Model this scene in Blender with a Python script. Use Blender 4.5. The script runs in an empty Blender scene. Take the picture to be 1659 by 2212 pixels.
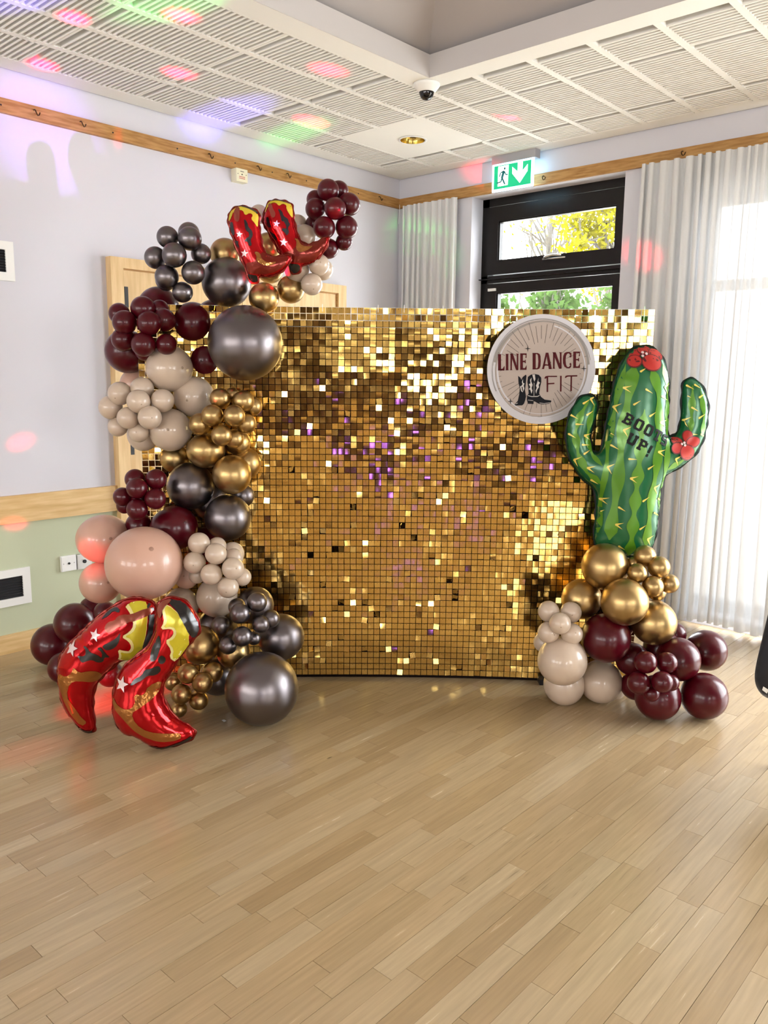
import bpy, bmesh, math, random
import numpy as np
from mathutils import Vector, Matrix
from mathutils.geometry import delaunay_2d_cdt

random.seed(7)
rng = np.random.default_rng(11)
SC = bpy.context.scene
COL = SC.collection

# ------------------------------------------------------------------ camera
FPX = 1756.46                                   # focal length in pixels of the 1659 px wide frame
CAM = Vector((4.124, -4.708, 1.42))
YAW, PITCH, ROLL = 0.733445, -0.163864, -0.010603
RM = (Matrix.Rotation(YAW, 3, 'Z') @ Matrix.Rotation(PITCH, 3, 'X') @ Matrix.Rotation(ROLL, 3, 'Y'))
RIGHT, FWD, UPV = RM.col[0].copy(), RM.col[1].copy(), RM.col[2].copy()
cd = bpy.data.cameras.new('camera')
cd.sensor_fit = 'HORIZONTAL'; cd.sensor_width = 36.0
cd.lens = FPX / 1659.0 * 36.0
cd.clip_start = 0.05; cd.clip_end = 200
cam = bpy.data.objects.new('camera', cd); COL.objects.link(cam)
m4 = Matrix((RIGHT, UPV, -FWD)).transposed().to_4x4(); m4.translation = CAM
cam.matrix_world = m4
SC.camera = cam

# ------------------------------------------------------------------ world, daylight, exposure
W = bpy.data.worlds.new('overcast_sky'); SC.world = W; W.use_nodes = True
bg = W.node_tree.nodes['Background']
bg.inputs[0].default_value = (0.93, 0.97, 1.0, 1); bg.inputs[1].default_value = 9.0
SC.view_settings.view_transform = 'Standard'
SC.view_settings.look = 'None'
SC.view_settings.gamma = 1.0
SC.view_settings.use_curve_mapping = False
SC.view_settings.exposure = 1.12
SC.cycles.use_denoising = True
SC.cycles.max_bounces = 6
SC.cycles.diffuse_bounces = 3
SC.cycles.glossy_bounces = 4
SC.cycles.transmission_bounces = 3
SC.cycles.transparent_max_bounces = 8
SC.cycles.use_adaptive_sampling = True
SC.cycles.adaptive_threshold = 0.09
SC.cycles.adaptive_min_samples = 16
SC.cycles.sample_clamp_indirect = 8.0
SC.cycles.caustics_reflective = False
SC.cycles.caustics_refractive = False

def area_light(name, loc, direction, sx, sy, power, color=(1, 1, 1)):
    l = bpy.data.lights.new(name, 'AREA'); l.shape = 'RECTANGLE'; l.size = sx; l.size_y = sy
    l.energy = power; l.color = color
    o = bpy.data.objects.new(name, l); COL.objects.link(o); o.location = loc
    o.rotation_euler = Vector(direction).to_track_quat('-Z', 'Z').to_euler()
    return o
# daylight standing in the window openings: the glazed wall behind the long curtain, the rear wall, the far side wall
for nm, cx_, cz_, sx_, sz_ in (('sky_portal_exit_door', 1.218, 1.32, 1.115, 2.64), ('sky_portal_long_window', 4.81, 1.265, 5.18, 2.41)):
    pl = area_light(nm, (cx_, 0.22, cz_), (0, -1, 0), sx_, sz_, 1.0); pl.data.cycles.is_portal = True
RX, RY = 9.0, -10.0                                # far corner of the room
for wx in (0.95, 3.3, 5.65):
    area_light('daylight_rear_window', (wx, RY - 0.10, 1.65), (0, 1, 0), 1.7, 1.5, 40, (1.0, 0.98, 0.96))
for wy in (-4.2, -7.4):
    area_light('daylight_side_window', (RX + 0.10, wy, 1.65), (-1, 0, 0), 1.7, 1.5, 52, (1.0, 0.99, 0.98))

# ------------------------------------------------------------------ helpers
def ray(px, py):
    return RM @ Vector(((px - 829.5) / FPX, 1.0, -(py - 1106.0) / FPX))
def at(px, py, D):
    return CAM + ray(px, py) * D
def on_floor(px, py, z=0.0):
    r = ray(px, py); return CAM + r * ((z - CAM.z) / r.z)
def on_plane(px, py, P, n):
    r = ray(px, py); return CAM + r * ((P - CAM).dot(n) / r.dot(n))
def to_px(p):
    q = RM.transposed() @ (Vector(p) - CAM)
    return 829.5 + FPX * q.x / q.y, 1106.0 - FPX * q.z / q.y, q.y

def lin(r, g, b):
    f = lambda c: (c / 255 / 12.92) if c / 255 <= 0.04045 else ((c / 255 + 0.055) / 1.055) ** 2.4
    return (f(r), f(g), f(b), 1.0)

def mat(name, col, rough=0.5, metal=0.0, spec=0.5, coat=0.0, emit=None, emit_s=0.0, trans=0.0, alpha=None, sheen=0.0):
    m = bpy.data.materials.new(name); m.use_nodes = True
    b = m.node_tree.nodes['Principled BSDF']
    b.inputs['Base Color'].default_value = col
    b.inputs['Roughness'].default_value = rough
    b.inputs['Metallic'].default_value = metal
    b.inputs['Specular IOR Level'].default_value = spec
    b.inputs['Coat Weight'].default_value = coat
    b.inputs['Transmission Weight'].default_value = trans
    b.inputs['Sheen Weight'].default_value = sheen
    if emit:
        b.inputs['Emission Color'].default_value = emit
        b.inputs['Emission Strength'].default_value = emit_s
    return m
def N(m, typ, **kw):
    n = m.node_tree.nodes.new(typ)
    for k, v in kw.items(): setattr(n, k, v)
    return n
def L(m, a, b): m.node_tree.links.new(a, b)
def P(m): return m.node_tree.nodes['Principled BSDF']
def add_noise_bump(m, scale, strength, dist=0.002, stretch=None, detail=3.0):
    tc = N(m, 'ShaderNodeTexCoord'); nz = N(m, 'ShaderNodeTexNoise')
    nz.inputs['Scale'].default_value = scale; nz.inputs['Detail'].default_value = detail
    if stretch:
        mp = N(m, 'ShaderNodeMapping'); mp.inputs['Scale'].default_value = stretch
        L(m, tc.outputs['Object'], mp.inputs[0]); L(m, mp.outputs[0], nz.inputs['Vector'])
    else:
        L(m, tc.outputs['Object'], nz.inputs['Vector'])
    bp = N(m, 'ShaderNodeBump'); bp.inputs['Strength'].default_value = strength; bp.inputs['Distance'].default_value = dist
    L(m, nz.outputs[0], bp.inputs['Height']); L(m, bp.outputs[0], P(m).inputs['Normal'])
    return nz
def color_noise(m, c1, c2, scale, stretch=None, lo=0.35, hi=0.65, detail=4.0):
    g = N(m, 'ShaderNodeNewGeometry'); nz = N(m, 'ShaderNodeTexNoise')
    nz.inputs['Scale'].default_value = scale; nz.inputs['Detail'].default_value = detail
    mp = N(m, 'ShaderNodeMapping'); mp.inputs['Scale'].default_value = stretch or (1, 1, 1)
    L(m, g.outputs['Position'], mp.inputs[0]); L(m, mp.outputs[0], nz.inputs['Vector'])
    r = N(m, 'ShaderNodeValToRGB'); r.color_ramp.elements[0].position = lo; r.color_ramp.elements[1].position = hi
    r.color_ramp.elements[0].color = c1; r.color_ramp.elements[1].color = c2
    L(m, nz.outputs[0], r.inputs[0]); L(m, r.outputs[0], P(m).inputs['Base Color'])
    return r

class MB:
    def __init__(s): s.v = []; s.f = []
    def quad(s, a, b, c, d):
        i = len(s.v); s.v += [tuple(a), tuple(b), tuple(c), tuple(d)]; s.f.append((i, i + 1, i + 2, i + 3)); return s
    def box(s, x0, x1, y0, y1, z0, z1):
        x0, x1 = min(x0, x1), max(x0, x1); y0, y1 = min(y0, y1), max(y0, y1); z0, z1 = min(z0, z1), max(z0, z1)
        i = len(s.v)
        s.v += [(x0, y0, z0), (x1, y0, z0), (x1, y1, z0), (x0, y1, z0), (x0, y0, z1), (x1, y0, z1), (x1, y1, z1), (x0, y1, z1)]
        s.f += [tuple(i + k for k in q) for q in ((0, 3, 2, 1), (4, 5, 6, 7), (0, 1, 5, 4), (1, 2, 6, 5), (2, 3, 7, 6), (3, 0, 4, 7))]
        return s
    def tube(s, pts, r, n=8, cap=True):
        pts = [Vector(p) for p in pts]; rr = r if isinstance(r, (list, tuple)) else [r] * len(pts)
        base = len(s.v); prev = None
        for k, p in enumerate(pts):
            t = (pts[min(k + 1, len(pts) - 1)] - pts[max(k - 1, 0)]).normalized()
            if prev is None:
                a = t.orthogonal().normalized()
            else:
                a = (prev - t * prev.dot(t)).normalized()
            prev = a; b = t.cross(a)
            for j in range(n):
                an = 2 * math.pi * j / n
                s.v.append(tuple(p + (a * math.cos(an) + b * math.sin(an)) * rr[k]))
        for k in range(len(pts) - 1):
            for j in range(n):
                s.f.append((base + k * n + j, base + k * n + (j + 1) % n, base + (k + 1) * n + (j + 1) % n, base + (k + 1) * n + j))
        if cap:
            s.f.append(tuple(base + j for j in reversed(range(n))))
            s.f.append(tuple(base + (len(pts) - 1) * n + j for j in range(n)))
        return s
    def lathe(s, prof, c=(0, 0, 0), n=24, axis='Z'):
        base = len(s.v)
        for (r, z) in prof:
            for j in range(n):
                a = 2 * math.pi * j / n
                x, y = r * math.cos(a), r * math.sin(a)
                p = (x, y, z) if axis == 'Z' else ((z, x, y) if axis == 'X' else (x, z, y))
                s.v.append((c[0] + p[0], c[1] + p[1], c[2] + p[2]))
        for k in range(len(prof) - 1):
            for j in range(n):
                s.f.append((base + k * n + j, base + k * n + (j + 1) % n, base + (k + 1) * n + (j + 1) % n, base + (k + 1) * n + j))
        return s
    def mesh(s, name, smooth=False, weld=False):
        me = bpy.data.meshes.new(name); me.from_pydata(s.v, [], s.f); me.update()
        if weld:
            bm = bmesh.new(); bm.from_mesh(me); bmesh.ops.remove_doubles(bm, verts=bm.verts, dist=1e-5)
            bmesh.ops.recalc_face_normals(bm, faces=bm.faces); bm.to_mesh(me); bm.free()
        if smooth:
            me.polygons.foreach_set('use_smooth', [True] * len(me.polygons))
        return me
    def build(s, name, material, parent=None, smooth=False, weld=False):
        return link(name, s.mesh(name, smooth, weld), material, parent)

def link(name, me, material=None, parent=None):
    if material is not None and len(me.materials) == 0: me.materials.append(material)
    o = bpy.data.objects.new(name, me); COL.objects.link(o)
    if parent is not None:
        o.parent = parent
        o.matrix_parent_inverse = parent.matrix_world.inverted() if False else Matrix.Translation(-parent.location) if parent.type == 'EMPTY' else Matrix.Identity(4)
    return o
def tag(o, label, cat, group=None):
    o['label'] = label; o['category'] = cat
    if group: o['group'] = group
    return o
def thing(name, label, cat, loc=(0, 0, 0), group=None):
    o = bpy.data.objects.new(name, None); COL.objects.link(o); o.location = loc
    o.empty_display_size = 0.1
    return tag(o, label, cat, group)
def struct(o, label=None):
    o['kind'] = 'structure'
    if label: o['label'] = label
    return o

# ------------------------------------------------------------------ materials
M = {}
M['wall'] = mat('wall_paint_pale_lilac', lin(214, 213, 220), 0.85, spec=0.2)
add_noise_bump(M['wall'], 90, 0.12, 0.001)
M['sage'] = mat('wall_paint_sage_green', lin(196, 202, 172), 0.85, spec=0.2)
M['ceil'] = mat('ceiling_white', lin(240, 239, 234), 0.8, spec=0.2)
M['grille'] = mat('ceiling_grille_plastic', lin(242, 241, 236), 0.6, spec=0.3)
M['grille_back'] = mat('ceiling_gap_painted_shade', lin(84, 80, 72), 0.9, spec=0.1)  # dark tone paints shade into the gaps between the ribs
M['vault'] = mat('vault_grey', lin(178, 172, 170), 0.9, spec=0.1)
M['fascia'] = mat('fascia_paint', lin(200, 196, 194), 0.85, spec=0.2)
M['oak'] = mat('oiled_oak_trim', lin(176, 132, 74), 0.5, spec=0.3)
color_noise(M['oak'], lin(158, 113, 60), lin(190, 146, 88), 6, (1.5, 1.5, 14))
M['beech'] = mat('pale_beech_veneer', lin(226, 192, 138), 0.45, spec=0.35)
color_noise(M['beech'], lin(216, 180, 126), lin(232, 200, 148), 5, (8, 8, 0.8))
M['beech_h'] = mat('pale_beech_rail', lin(226, 192, 138), 0.45, spec=0.35)
color_noise(M['beech_h'], lin(208, 170, 112), lin(230, 198, 144), 5, (8, 0.8, 8))
M['black'] = mat('black_satin', lin(18, 17, 18), 0.5)
M['dark_frame'] = mat('dark_brown_window_frame', lin(16, 11, 8), 0.32, spec=0.3)
M['white_plastic'] = mat('white_plastic', lin(240, 240, 236), 0.35)
M['steel'] = mat('brushed_steel', lin(190, 186, 180), 0.35, metal=1.0)
M['brass'] = mat('polished_brass', lin(214, 190, 110), 0.2, metal=1.0)
M['louvre'] = mat('vent_black', lin(16, 16, 20), 0.6)
M['glass'] = mat('window_glass', (1, 1, 1, 1), 0.0, spec=0.5)
def glassy(m, fac=0.92):
    nt = m.node_tree; t = N(m, 'ShaderNodeBsdfTransparent'); g = N(m, 'ShaderNodeBsdfGlossy'); g.inputs['Roughness'].default_value = 0.02
    mx = N(m, 'ShaderNodeMixShader'); mx.inputs[0].default_value = fac
    L(m, g.outputs[0], mx.inputs[1]); L(m, t.outputs[0], mx.inputs[2]); L(m, mx.outputs[0], nt.nodes['Material Output'].inputs[0])
glassy(M['glass'], 0.94)
# sheer curtain cloth
def cloth(name, col, a_tr, b_tp):
    m = bpy.data.materials.new(name); m.use_nodes = True; nt = m.node_tree
    for n in list(nt.nodes):
        if n.type != 'OUTPUT_MATERIAL': nt.nodes.remove(n)
    d = N(m, 'ShaderNodeBsdfDiffuse'); d.inputs[0].default_value = col
    t = N(m, 'ShaderNodeBsdfTranslucent'); t.inputs[0].default_value = col
    tp = N(m, 'ShaderNodeBsdfTransparent')
    m1 = N(m, 'ShaderNodeMixShader'); m1.inputs[0].default_value = a_tr
    m2 = N(m, 'ShaderNodeMixShader'); m2.inputs[0].default_value = b_tp
    L(m, d.outputs[0], m1.inputs[1]); L(m, t.outputs[0], m1.inputs[2]); L(m, m1.outputs[0], m2.inputs[1]); L(m, tp.outputs[0], m2.inputs[2])
    L(m, m2.outputs[0], nt.nodes['Material Output'].inputs[0])
    return m
M['sheer'] = cloth('sheer_white_voile', lin(222, 222, 222), 0.065, 0.03)

# floor planks: one tone per board, grain along y, scuffs
def plank_mat():
    m = mat('beech_strip_floor', lin(196, 162, 116), 0.3, spec=0.65)
    g = N(m, 'ShaderNodeNewGeometry'); oi = N(m, 'ShaderNodeObjectInfo'); at_ = N(m, 'ShaderNodeAttribute'); at_.attribute_name = 'tone'
    ad = N(m, 'ShaderNodeMath', operation='ADD'); fr = N(m, 'ShaderNodeMath', operation='FRACT')
    L(m, oi.outputs['Random'], ad.inputs[0]); L(m, at_.outputs['Fac'], ad.inputs[1]); L(m, ad.outputs[0], fr.inputs[0])
    r = N(m, 'ShaderNodeValToRGB'); e = r.color_ramp.elements
    e[0].position = 0.0; e[0].color = lin(164, 138, 102); e[1].position = 1.0; e[1].color = lin(186, 164, 130)
    for p, c in ((0.25, lin(175, 150, 114)), (0.5, lin(179, 153, 116)), (0.75, lin(182, 160, 126)), (0.9, lin(171, 146, 110))):
        x = e.new(p); x.color = c
    L(m, fr.outputs[0], r.inputs[0])
    cb = N(m, 'ShaderNodeCombineXYZ'); mul = N(m, 'ShaderNodeMath', operation='MULTIPLY'); mul.inputs[1].default_value = 37.0
    L(m, fr.outputs[0], mul.inputs[0]); L(m, mul.outputs[0], cb.inputs[2])
    va = N(m, 'ShaderNodeVectorMath', operation='ADD'); L(m, g.outputs['Position'], va.inputs[0]); L(m, cb.outputs[0], va.inputs[1])
    mp = N(m, 'ShaderNodeMapping'); mp.inputs['Scale'].default_value = (60, 3.2, 1); L(m, va.outputs[0], mp.inputs[0])
    nz = N(m, 'ShaderNodeTexNoise'); nz.inputs['Scale'].default_value = 1.6; nz.inputs['Detail'].default_value = 5; L(m, mp.outputs[0], nz.inputs['Vector'])
    gr = N(m, 'ShaderNodeMapRange'); gr.inputs[1].default_value = 0.3; gr.inputs[2].default_value = 0.75; gr.inputs[3].default_value = 0.88; gr.inputs[4].default_value = 1.08
    L(m, nz.outputs[0], gr.inputs[0])
    # knots and dark flecks
    mp2 = N(m, 'ShaderNodeMapping'); mp2.inputs['Scale'].default_value = (2.6, 1.1, 1); L(m, va.outputs[0], mp2.inputs[0])
    vo = N(m, 'ShaderNodeTexVoronoi'); vo.inputs['Scale'].default_value = 1.6; L(m, mp2.outputs[0], vo.inputs['Vector'])
    kn = N(m, 'ShaderNodeMapRange'); kn.inputs[1].default_value = 0.012; kn.inputs[2].default_value = 0.03; kn.inputs[3].default_value = 0.5; kn.inputs[4].default_value = 1.0
    L(m, vo.outputs['Distance'], kn.inputs[0])
    mm = N(m, 'ShaderNodeMath', operation='MULTIPLY'); L(m, gr.outputs[0], mm.inputs[0]); L(m, kn.outputs[0], mm.inputs[1])
    # worn dark grain along the traffic line
    mp3 = N(m, 'ShaderNodeMapping'); mp3.inputs['Scale'].default_value = (130, 9, 1); L(m, g.outputs['Position'], mp3.inputs[0])
    nw = N(m, 'ShaderNodeTexNoise'); nw.inputs['Scale'].default_value = 1.0; nw.inputs['Detail'].default_value = 2; L(m, mp3.outputs[0], nw.inputs['Vector'])
    ww = N(m, 'ShaderNodeMapRange'); ww.inputs[1].default_value = 0.62; ww.inputs[2].default_value = 0.75; ww.inputs[3].default_value = 1.0; ww.inputs[4].default_value = 0.72
    L(m, nw.outputs[0], ww.inputs[0])
    nl = N(m, 'ShaderNodeTexNoise'); nl.inputs['Scale'].default_value = 1.3; L(m, g.outputs['Position'], nl.inputs['Vector'])
    wl = N(m, 'ShaderNodeMapRange'); wl.inputs[1].default_value = 0.5; wl.inputs[2].default_value = 0.62; L(m, nl.outputs[0], wl.inputs[0])
    mw = N(m, 'ShaderNodeMix', data_type='FLOAT'); mw.inputs[2].default_value = 1.0
    L(m, wl.outputs[0], mw.inputs[0]); L(m, ww.outputs[0], mw.inputs[3])
    mm2 = N(m, 'ShaderNodeMath', operation='MULTIPLY'); L(m, mm.outputs[0], mm2.inputs[0]); L(m, mw.outputs[0], mm2.inputs[1])
    mx = N(m, 'ShaderNodeVectorMath', operation='SCALE'); L(m, r.outputs[0], mx.inputs[0]); L(m, mm2.outputs[0], mx.inputs['Scale'])
    L(m, mx.outputs[0], P(m).inputs['Base Color'])
    rr = N(m, 'ShaderNodeMapRange'); rr.inputs[3].default_value = 0.16; rr.inputs[4].default_value = 0.32; L(m, nz.outputs[0], rr.inputs[0]); L(m, rr.outputs[0], P(m).inputs['Roughness'])
    bp = N(m, 'ShaderNodeBump'); bp.inputs['Strength'].default_value = 0.08; bp.inputs['Distance'].default_value = 0.001
    L(m, nz.outputs[0], bp.inputs['Height']); L(m, bp.outputs[0], P(m).inputs['Normal'])
    return m
M['plank'] = plank_mat()
M['joint'] = mat('floor_joint_dark', lin(96, 66, 40), 0.8, spec=0.1)

# ------------------------------------------------------------------ room shell
floor = struct(MB().box(-0.1, RX, RY, 0.3, -0.06, -0.0075).build('floor', M['joint']), 'beech strip wooden dance floor')
# boards run along y
unit = MB().box(0, 1, 0, 1, -1, 0).mesh('floor_board')
unit.materials.append(M['plank'])
SW = 0.0622
boards = []
nx = int(4.6 / SW)
for i in range(nx):
    y = -rng.uniform(0, 0.5); x0 = i * SW
    y1 = 0.26
    while y1 > -5.0:
        ln = rng.uniform(0.22, 0.75)
        g0 = 0.0010 if i % 2 else 0.0003; boards.append((x0 + g0, y1 - ln + 0.0006, SW - g0 - 0.0003, ln - 0.0012)); y1 -= ln
vis = []
for b in boards:
    c = (b[0] + b[2] / 2, b[1] + b[3] / 2, 0)
    px, py, d = to_px(c)
    inside = d > 0.3 and -60 < px < 1720 and 1340 < py < 2300
    hidden = py < 1475 and px < 1250
    vis.append((0 if (inside and not hidden) else 1, d, b))
vis.sort(key=lambda t: (t[0], t[1]))
n_parts = min(300, sum(1 for t in vis if t[0] == 0))
for k, (h, d, b) in enumerate(vis[:n_parts]):
    o = bpy.data.objects.new('floor_board', unit); COL.objects.link(o); o.parent = floor
    o.location = (b[0], b[1], float(rng.uniform(-0.0003, 0.0))); o.scale = (b[2], b[3], 0.0075)
mb = MB(); tones = []
for (h, d, b) in vis[n_parts:]:
    mb.box(b[0], b[0] + b[2], b[1], b[1] + b[3], -0.0075, 0.0); t = float(rng.uniform()); tones += [t] * 6
for i in range(int((RX - nx * SW) / 0.3) + 1):                       # the unseen rest of the floor, wider bands
    x0 = nx * SW + i * 0.3
    for j in range(10):
        mb.box(x0, min(x0 + 0.298, RX), -j * 1.0 + 0.0 - 0.998, -j * 1.0, -0.0075, 0.0); tones += [float(rng.uniform())] * 6
for i in range(int(nx * SW / 0.3) + 1):
    for j in range(5):
        mb.box(i * 0.3, min(i * 0.3 + 0.298, nx * SW), RY + j * 1.0, RY + j * 1.0 + (0.998 if j < 4 else 0.6), -0.0075, -0.0002); tones += [float(rng.uniform())] * 6
rest = mb.build('floor_boards', M['plank'], floor); rest['kind'] = 'stuff'
a = rest.data.attributes.new('tone', 'FLOAT', 'FACE'); a.data.foreach_set('value', tones)

# left wall (x = 0), green below the dado
ZT = 3.1
wl = struct(MB().box(-0.15, 0, RY, 0.25, 0.0, ZT).build('wall_left', M['wall']), 'pale lilac painted wall')
o = MB().box(0, 0.004, RY, -2.37, 0.09, 0.69).box(0, 0.004, -0.60, 0, 0.09, 0.69).build('lower_wall', M['sage'], wl); o['label'] = 'sage green painted lower wall'
o = struct(MB().box(0, 0.022, RY, -2.365, 0.0, 0.097).box(0, 0.022, -0.6, -0.0, 0, 0.097).build('baseboard_left', M['beech_h']))
o = struct(MB().box(0, 0.024, RY, -2.372, 0.672, 0.812).box(0, 0.024, -0.6, 0, 0.672, 0.812).build('trim_1', M['beech_h']), 'wide pale wooden dado rail')
PR0, PR1 = 2.640, 2.706
tr2 = struct(MB().box(0, 0.022, RY, 0.0, PR0, PR1).build('trim_2', M['oak']), 'wooden picture rail with hooks, left wall')
tr3 = struct(MB().box(0.022, RX, -0.022, 0.0, PR0, PR1).build('trim_3', M['oak']), 'wooden picture rail over the curtains')
hook_me = MB().tube([(0, 0, 0), (0.012, 0, 0.0), (0.02, 0, -0.008), (0.022, 0.004, -0.02), (0.02, 0.01, -0.026), (0.018, 0.018, -0.022), (0.018, 0.022, -0.010)], 0.0028, 6).mesh('hook', True)
hook_me.materials.append(mat('hook_bronze', lin(70, 48, 24), 0.4, metal=0.8))
def hook(parent, loc, rz):
    o = bpy.data.objects.new('hook', hook_me); COL.objects.link(o); o.parent = parent; o.location = loc; o.rotation_euler = (0, 0, rz)
for px in (73, 173, 450, 555, 619, 818):
    p = on_plane(px, 223 + 0.2508 * px, Vector((0.022, 0, 0)), Vector((1, 0, 0))); hook(tr2, (0.022, p.y, 2.685), 0)
for px in (1175, 1475):
    p = on_plane(px, 438 - 0.178 * (px - 864), Vector((0, -0.022, 0)), Vector((0, 1, 0))); hook(tr3, (p.x, -0.022, 2.685), -math.pi / 2)
knob_me = MB().lathe([(0.0, 0.003), (0.0035, 0.002), (0.0045, 0.0)], n=10, axis='X').mesh('screw', True); knob_me.materials.append(M['black'])
for px in (2, 244, 383, 508, 588, 662, 774):
    p = on_plane(px, 225 + 0.2508 * px, Vector((0.022, 0, 0)), Vector((1, 0, 0)))
    o = bpy.data.objects.new('screw', knob_me); COL.objects.link(o); o.parent = tr2; o.location = (0.022, p.y, 2.672)
s = MB().tube([(0.03, -0.03, 2.665), (0.032, -0.034, 2.60), (0.022, -0.03, 2.53)], 0.0016, 5).build('loose_string', M['white_plastic'])
tag(s, 'thin white string hanging from the picture rail in the room corner', 'string')

# window wall (y = 0): openings for the glazed door and the long window behind the curtain
OX0, OX1, OZ1 = 0.66, 1.775, 2.638
GX0, GX1, GZ0, GZ1 = 2.22, 7.4, 0.06, 2.47
wr = MB()
wr.box(-0.15, OX0, 0, 0.25, 0, ZT).box(OX0, OX1, 0, 0.25, OZ1, ZT).box(OX1, GX0, 0, 0.25, 0, ZT)
wr.box(GX0, GX1, 0, 0.25, GZ1, ZT).box(GX0, GX1, 0, 0.25, 0, GZ0).box(GX1, RX, 0, 0.25, 0, ZT)
wr = struct(wr.build('wall_right', M['wall']), 'pale painted window wall')
# rear and side walls with window openings (behind the camera)
mb = MB(); xs = [0] + sum([[w - 0.85, w + 0.85] for w in (0.95, 3.3, 5.65)], []) + [RX]
for k in range(0, len(xs), 2): mb.box(xs[k], xs[k + 1], RY - 0.2, RY, 0, ZT)
for k in range(1, len(xs) - 1, 2): mb.box(xs[k], xs[k + 1], RY - 0.2, RY, 0, 0.9).box(xs[k], xs[k + 1], RY - 0.2, RY, 2.4, ZT)
M['taupe'] = mat('wall_paint_taupe', lin(138, 122, 108), 0.85, spec=0.2)
struct(mb.build('wall_rear', M['taupe']))
mb = MB(); ys = [RY] + [-8.25, -6.55, -5.05, -3.35] + [0.25]
for k in range(0, len(ys), 2): mb.box(RX, RX + 0.2, ys[k], ys[k + 1], 0, ZT)
for k in range(1, len(ys) - 1, 2): mb.box(RX, RX + 0.2, ys[k], ys[k + 1], 0, 0.9).box(RX, RX + 0.2, ys[k], ys[k + 1], 2.4, ZT)
struct(mb.build('wall_side', M['taupe']))
# opaque panels added behind the unseen windows to keep the sky out
M['block_panel'] = mat('white_block_panel', lin(235, 233, 228), 0.8)
mb = MB()
for w_ in (0.95, 3.3, 5.65): mb.box(w_ - 0.9, w_ + 0.9, RY - 0.22, RY - 0.2, 0.85, 2.45)
for w_ in (-4.2, -7.4): mb.box(RX + 0.2, RX + 0.22, w_ - 0.9, w_ + 0.9, 0.85, 2.45)
struct(mb.build('sky_block', M['block_panel']), 'unseen white panels blocking the sky behind the rear and side windows')
# dark panelled dado of the unseen walls
M['walnut'] = mat('dark_walnut_panelling', lin(70, 44, 26), 0.45)
struct(MB().box(0, RX, RY, RY + 0.03, 0, 0.9).box(RX - 0.03, RX, RY, -0.1, 0, 0.9).build('trim_4', M['walnut']))
struct(MB().box(1.81, 2.44, RY, RY + 0.05, 0, 2.5).box(4.16, 4.79, RY, RY + 0.05, 0, 2.5).box(6.55, 8.9, RY, RY + 0.05, 0, 2.5).box(RX - 0.05, RX, -3.3, -0.4, 0, 2.5).box(RX - 0.05, RX, -9.9, -8.3, 0, 2.5).box(RX - 0.05, RX, -6.5, -5.1, 0, 2.5).build('dark_panels', M['walnut']))  # unseen dark panels added between the windows for contrast in the sequins

# ceiling: slatted ring round a raised vault
ZC = 2.843
RC = 1.46; RX1, RY1 = 7.6, -8.6
cb = MB()
cb.box(0.012, RC, RY, -1.01, ZC + 0.03, ZC + 0.08).box(0.012, RC, -0.42, -0.012, ZC + 0.03, ZC + 0.08).box(0.012, 0.45, -1.01, -0.42, ZC + 0.03, ZC + 0.08).box(1.02, RC, -1.01, -0.42, ZC + 0.03, ZC + 0.08).box(RC, RX, RC * -1, -0.012, ZC + 0.03, ZC + 0.08)
cb.box(RX1, RX, RY, -RC, ZC + 0.03, ZC + 0.08).box(RC, RX1, RY, RY1, ZC + 0.03, ZC + 0.08)
ceil = struct(cb.build('ceiling', M['grille_back']), 'white slatted suspended ceiling')
# flat borders and the plain unseen areas
bd = MB()
bd.box(0.012, 0.13, RY, -0.012, ZC, ZC + 0.03).box(0.13, RX, -0.13, -0.012, ZC, ZC + 0.03)
bd.box(1.335, RC, RY1, -1.335, ZC, ZC + 0.03).box(RC, RX1, -RC, -1.335, ZC, ZC + 0.03)
bd.box(3.40, RX, -1.335, -0.13, ZC + 0.002, ZC + 0.03).box(0.13, 1.335, RY, -4.04, ZC + 0.002, ZC + 0.03)
bd.box(RX1, RX, RY, -1.335, ZC, ZC + 0.03).box(1.335, RX1, RY, RY1, ZC, ZC + 0.03)
bd.build('border_panel', M['ceil'], ceil)
BW = 0.020                                             # side bar of a panel
def panel_mesh(w, l, name):
    m_ = MB(); m_.box(0, BW * 0.8, -l, 0, ZC, ZC + 0.03).box(w - BW * 0.8, w, -l, 0, ZC, ZC + 0.03)
    m_.box(BW, w - BW, -0.012, 0, ZC + 0.0005, ZC + 0.03)
    me = m_.mesh(name); me.materials.append(M['grille']); return me
def rib_positions(l):
    n = int(round((l - 0.04) / 0.0262)); return [-(0.018 + 0.0262 * k) for k in range(n)]
def rib_mesh(w):
    m_ = MB(); x0, x1 = BW * 0.5, w - BW * 0.5
    prof = [(-0.0060, 0.03), (-0.0055, 0.003), (-0.003, 0.0), (0.003, 0.0), (0.0055, 0.003), (0.0060, 0.03)]
    for (ya, za), (yb, zb) in zip(prof, prof[1:]):
        m_.quad((x0, ya, ZC + za), (x0, yb, ZC + zb), (x1, yb, ZC + zb), (x1, ya, ZC + za))
    me = m_.mesh('rib', weld=True); me.materials.append(M['grille']); return me
cols = [0.13 + 0.3012 * k for k in range(12)]
rows_l = [-0.13, -0.41, -1.02, -1.62, -2.225, -2.83, -3.435, -4.04]
rows_r = [-0.13, -0.41, -1.02, -1.335]
panels = []
for ci, x0 in enumerate(cols[:-1]):
    x1 = cols[ci + 1]
    rows = rows_l if ci < 4 else rows_r
    for ra, rb in zip(rows, rows[1:]):
        if 0.40 < x0 < 1.0 and abs(ra + 0.41) < 0.01: continue       # the plain light panel
        panels.append((x0, ra, min(x1, 3.40) - x0, ra - rb))
pm, rmm = {}, {}
order = sorted(panels, key=lambda p: (Vector((p[0] + p[2] / 2, p[1] - p[3] / 2, ZC)) - CAM).length)
vis_p = []
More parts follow.
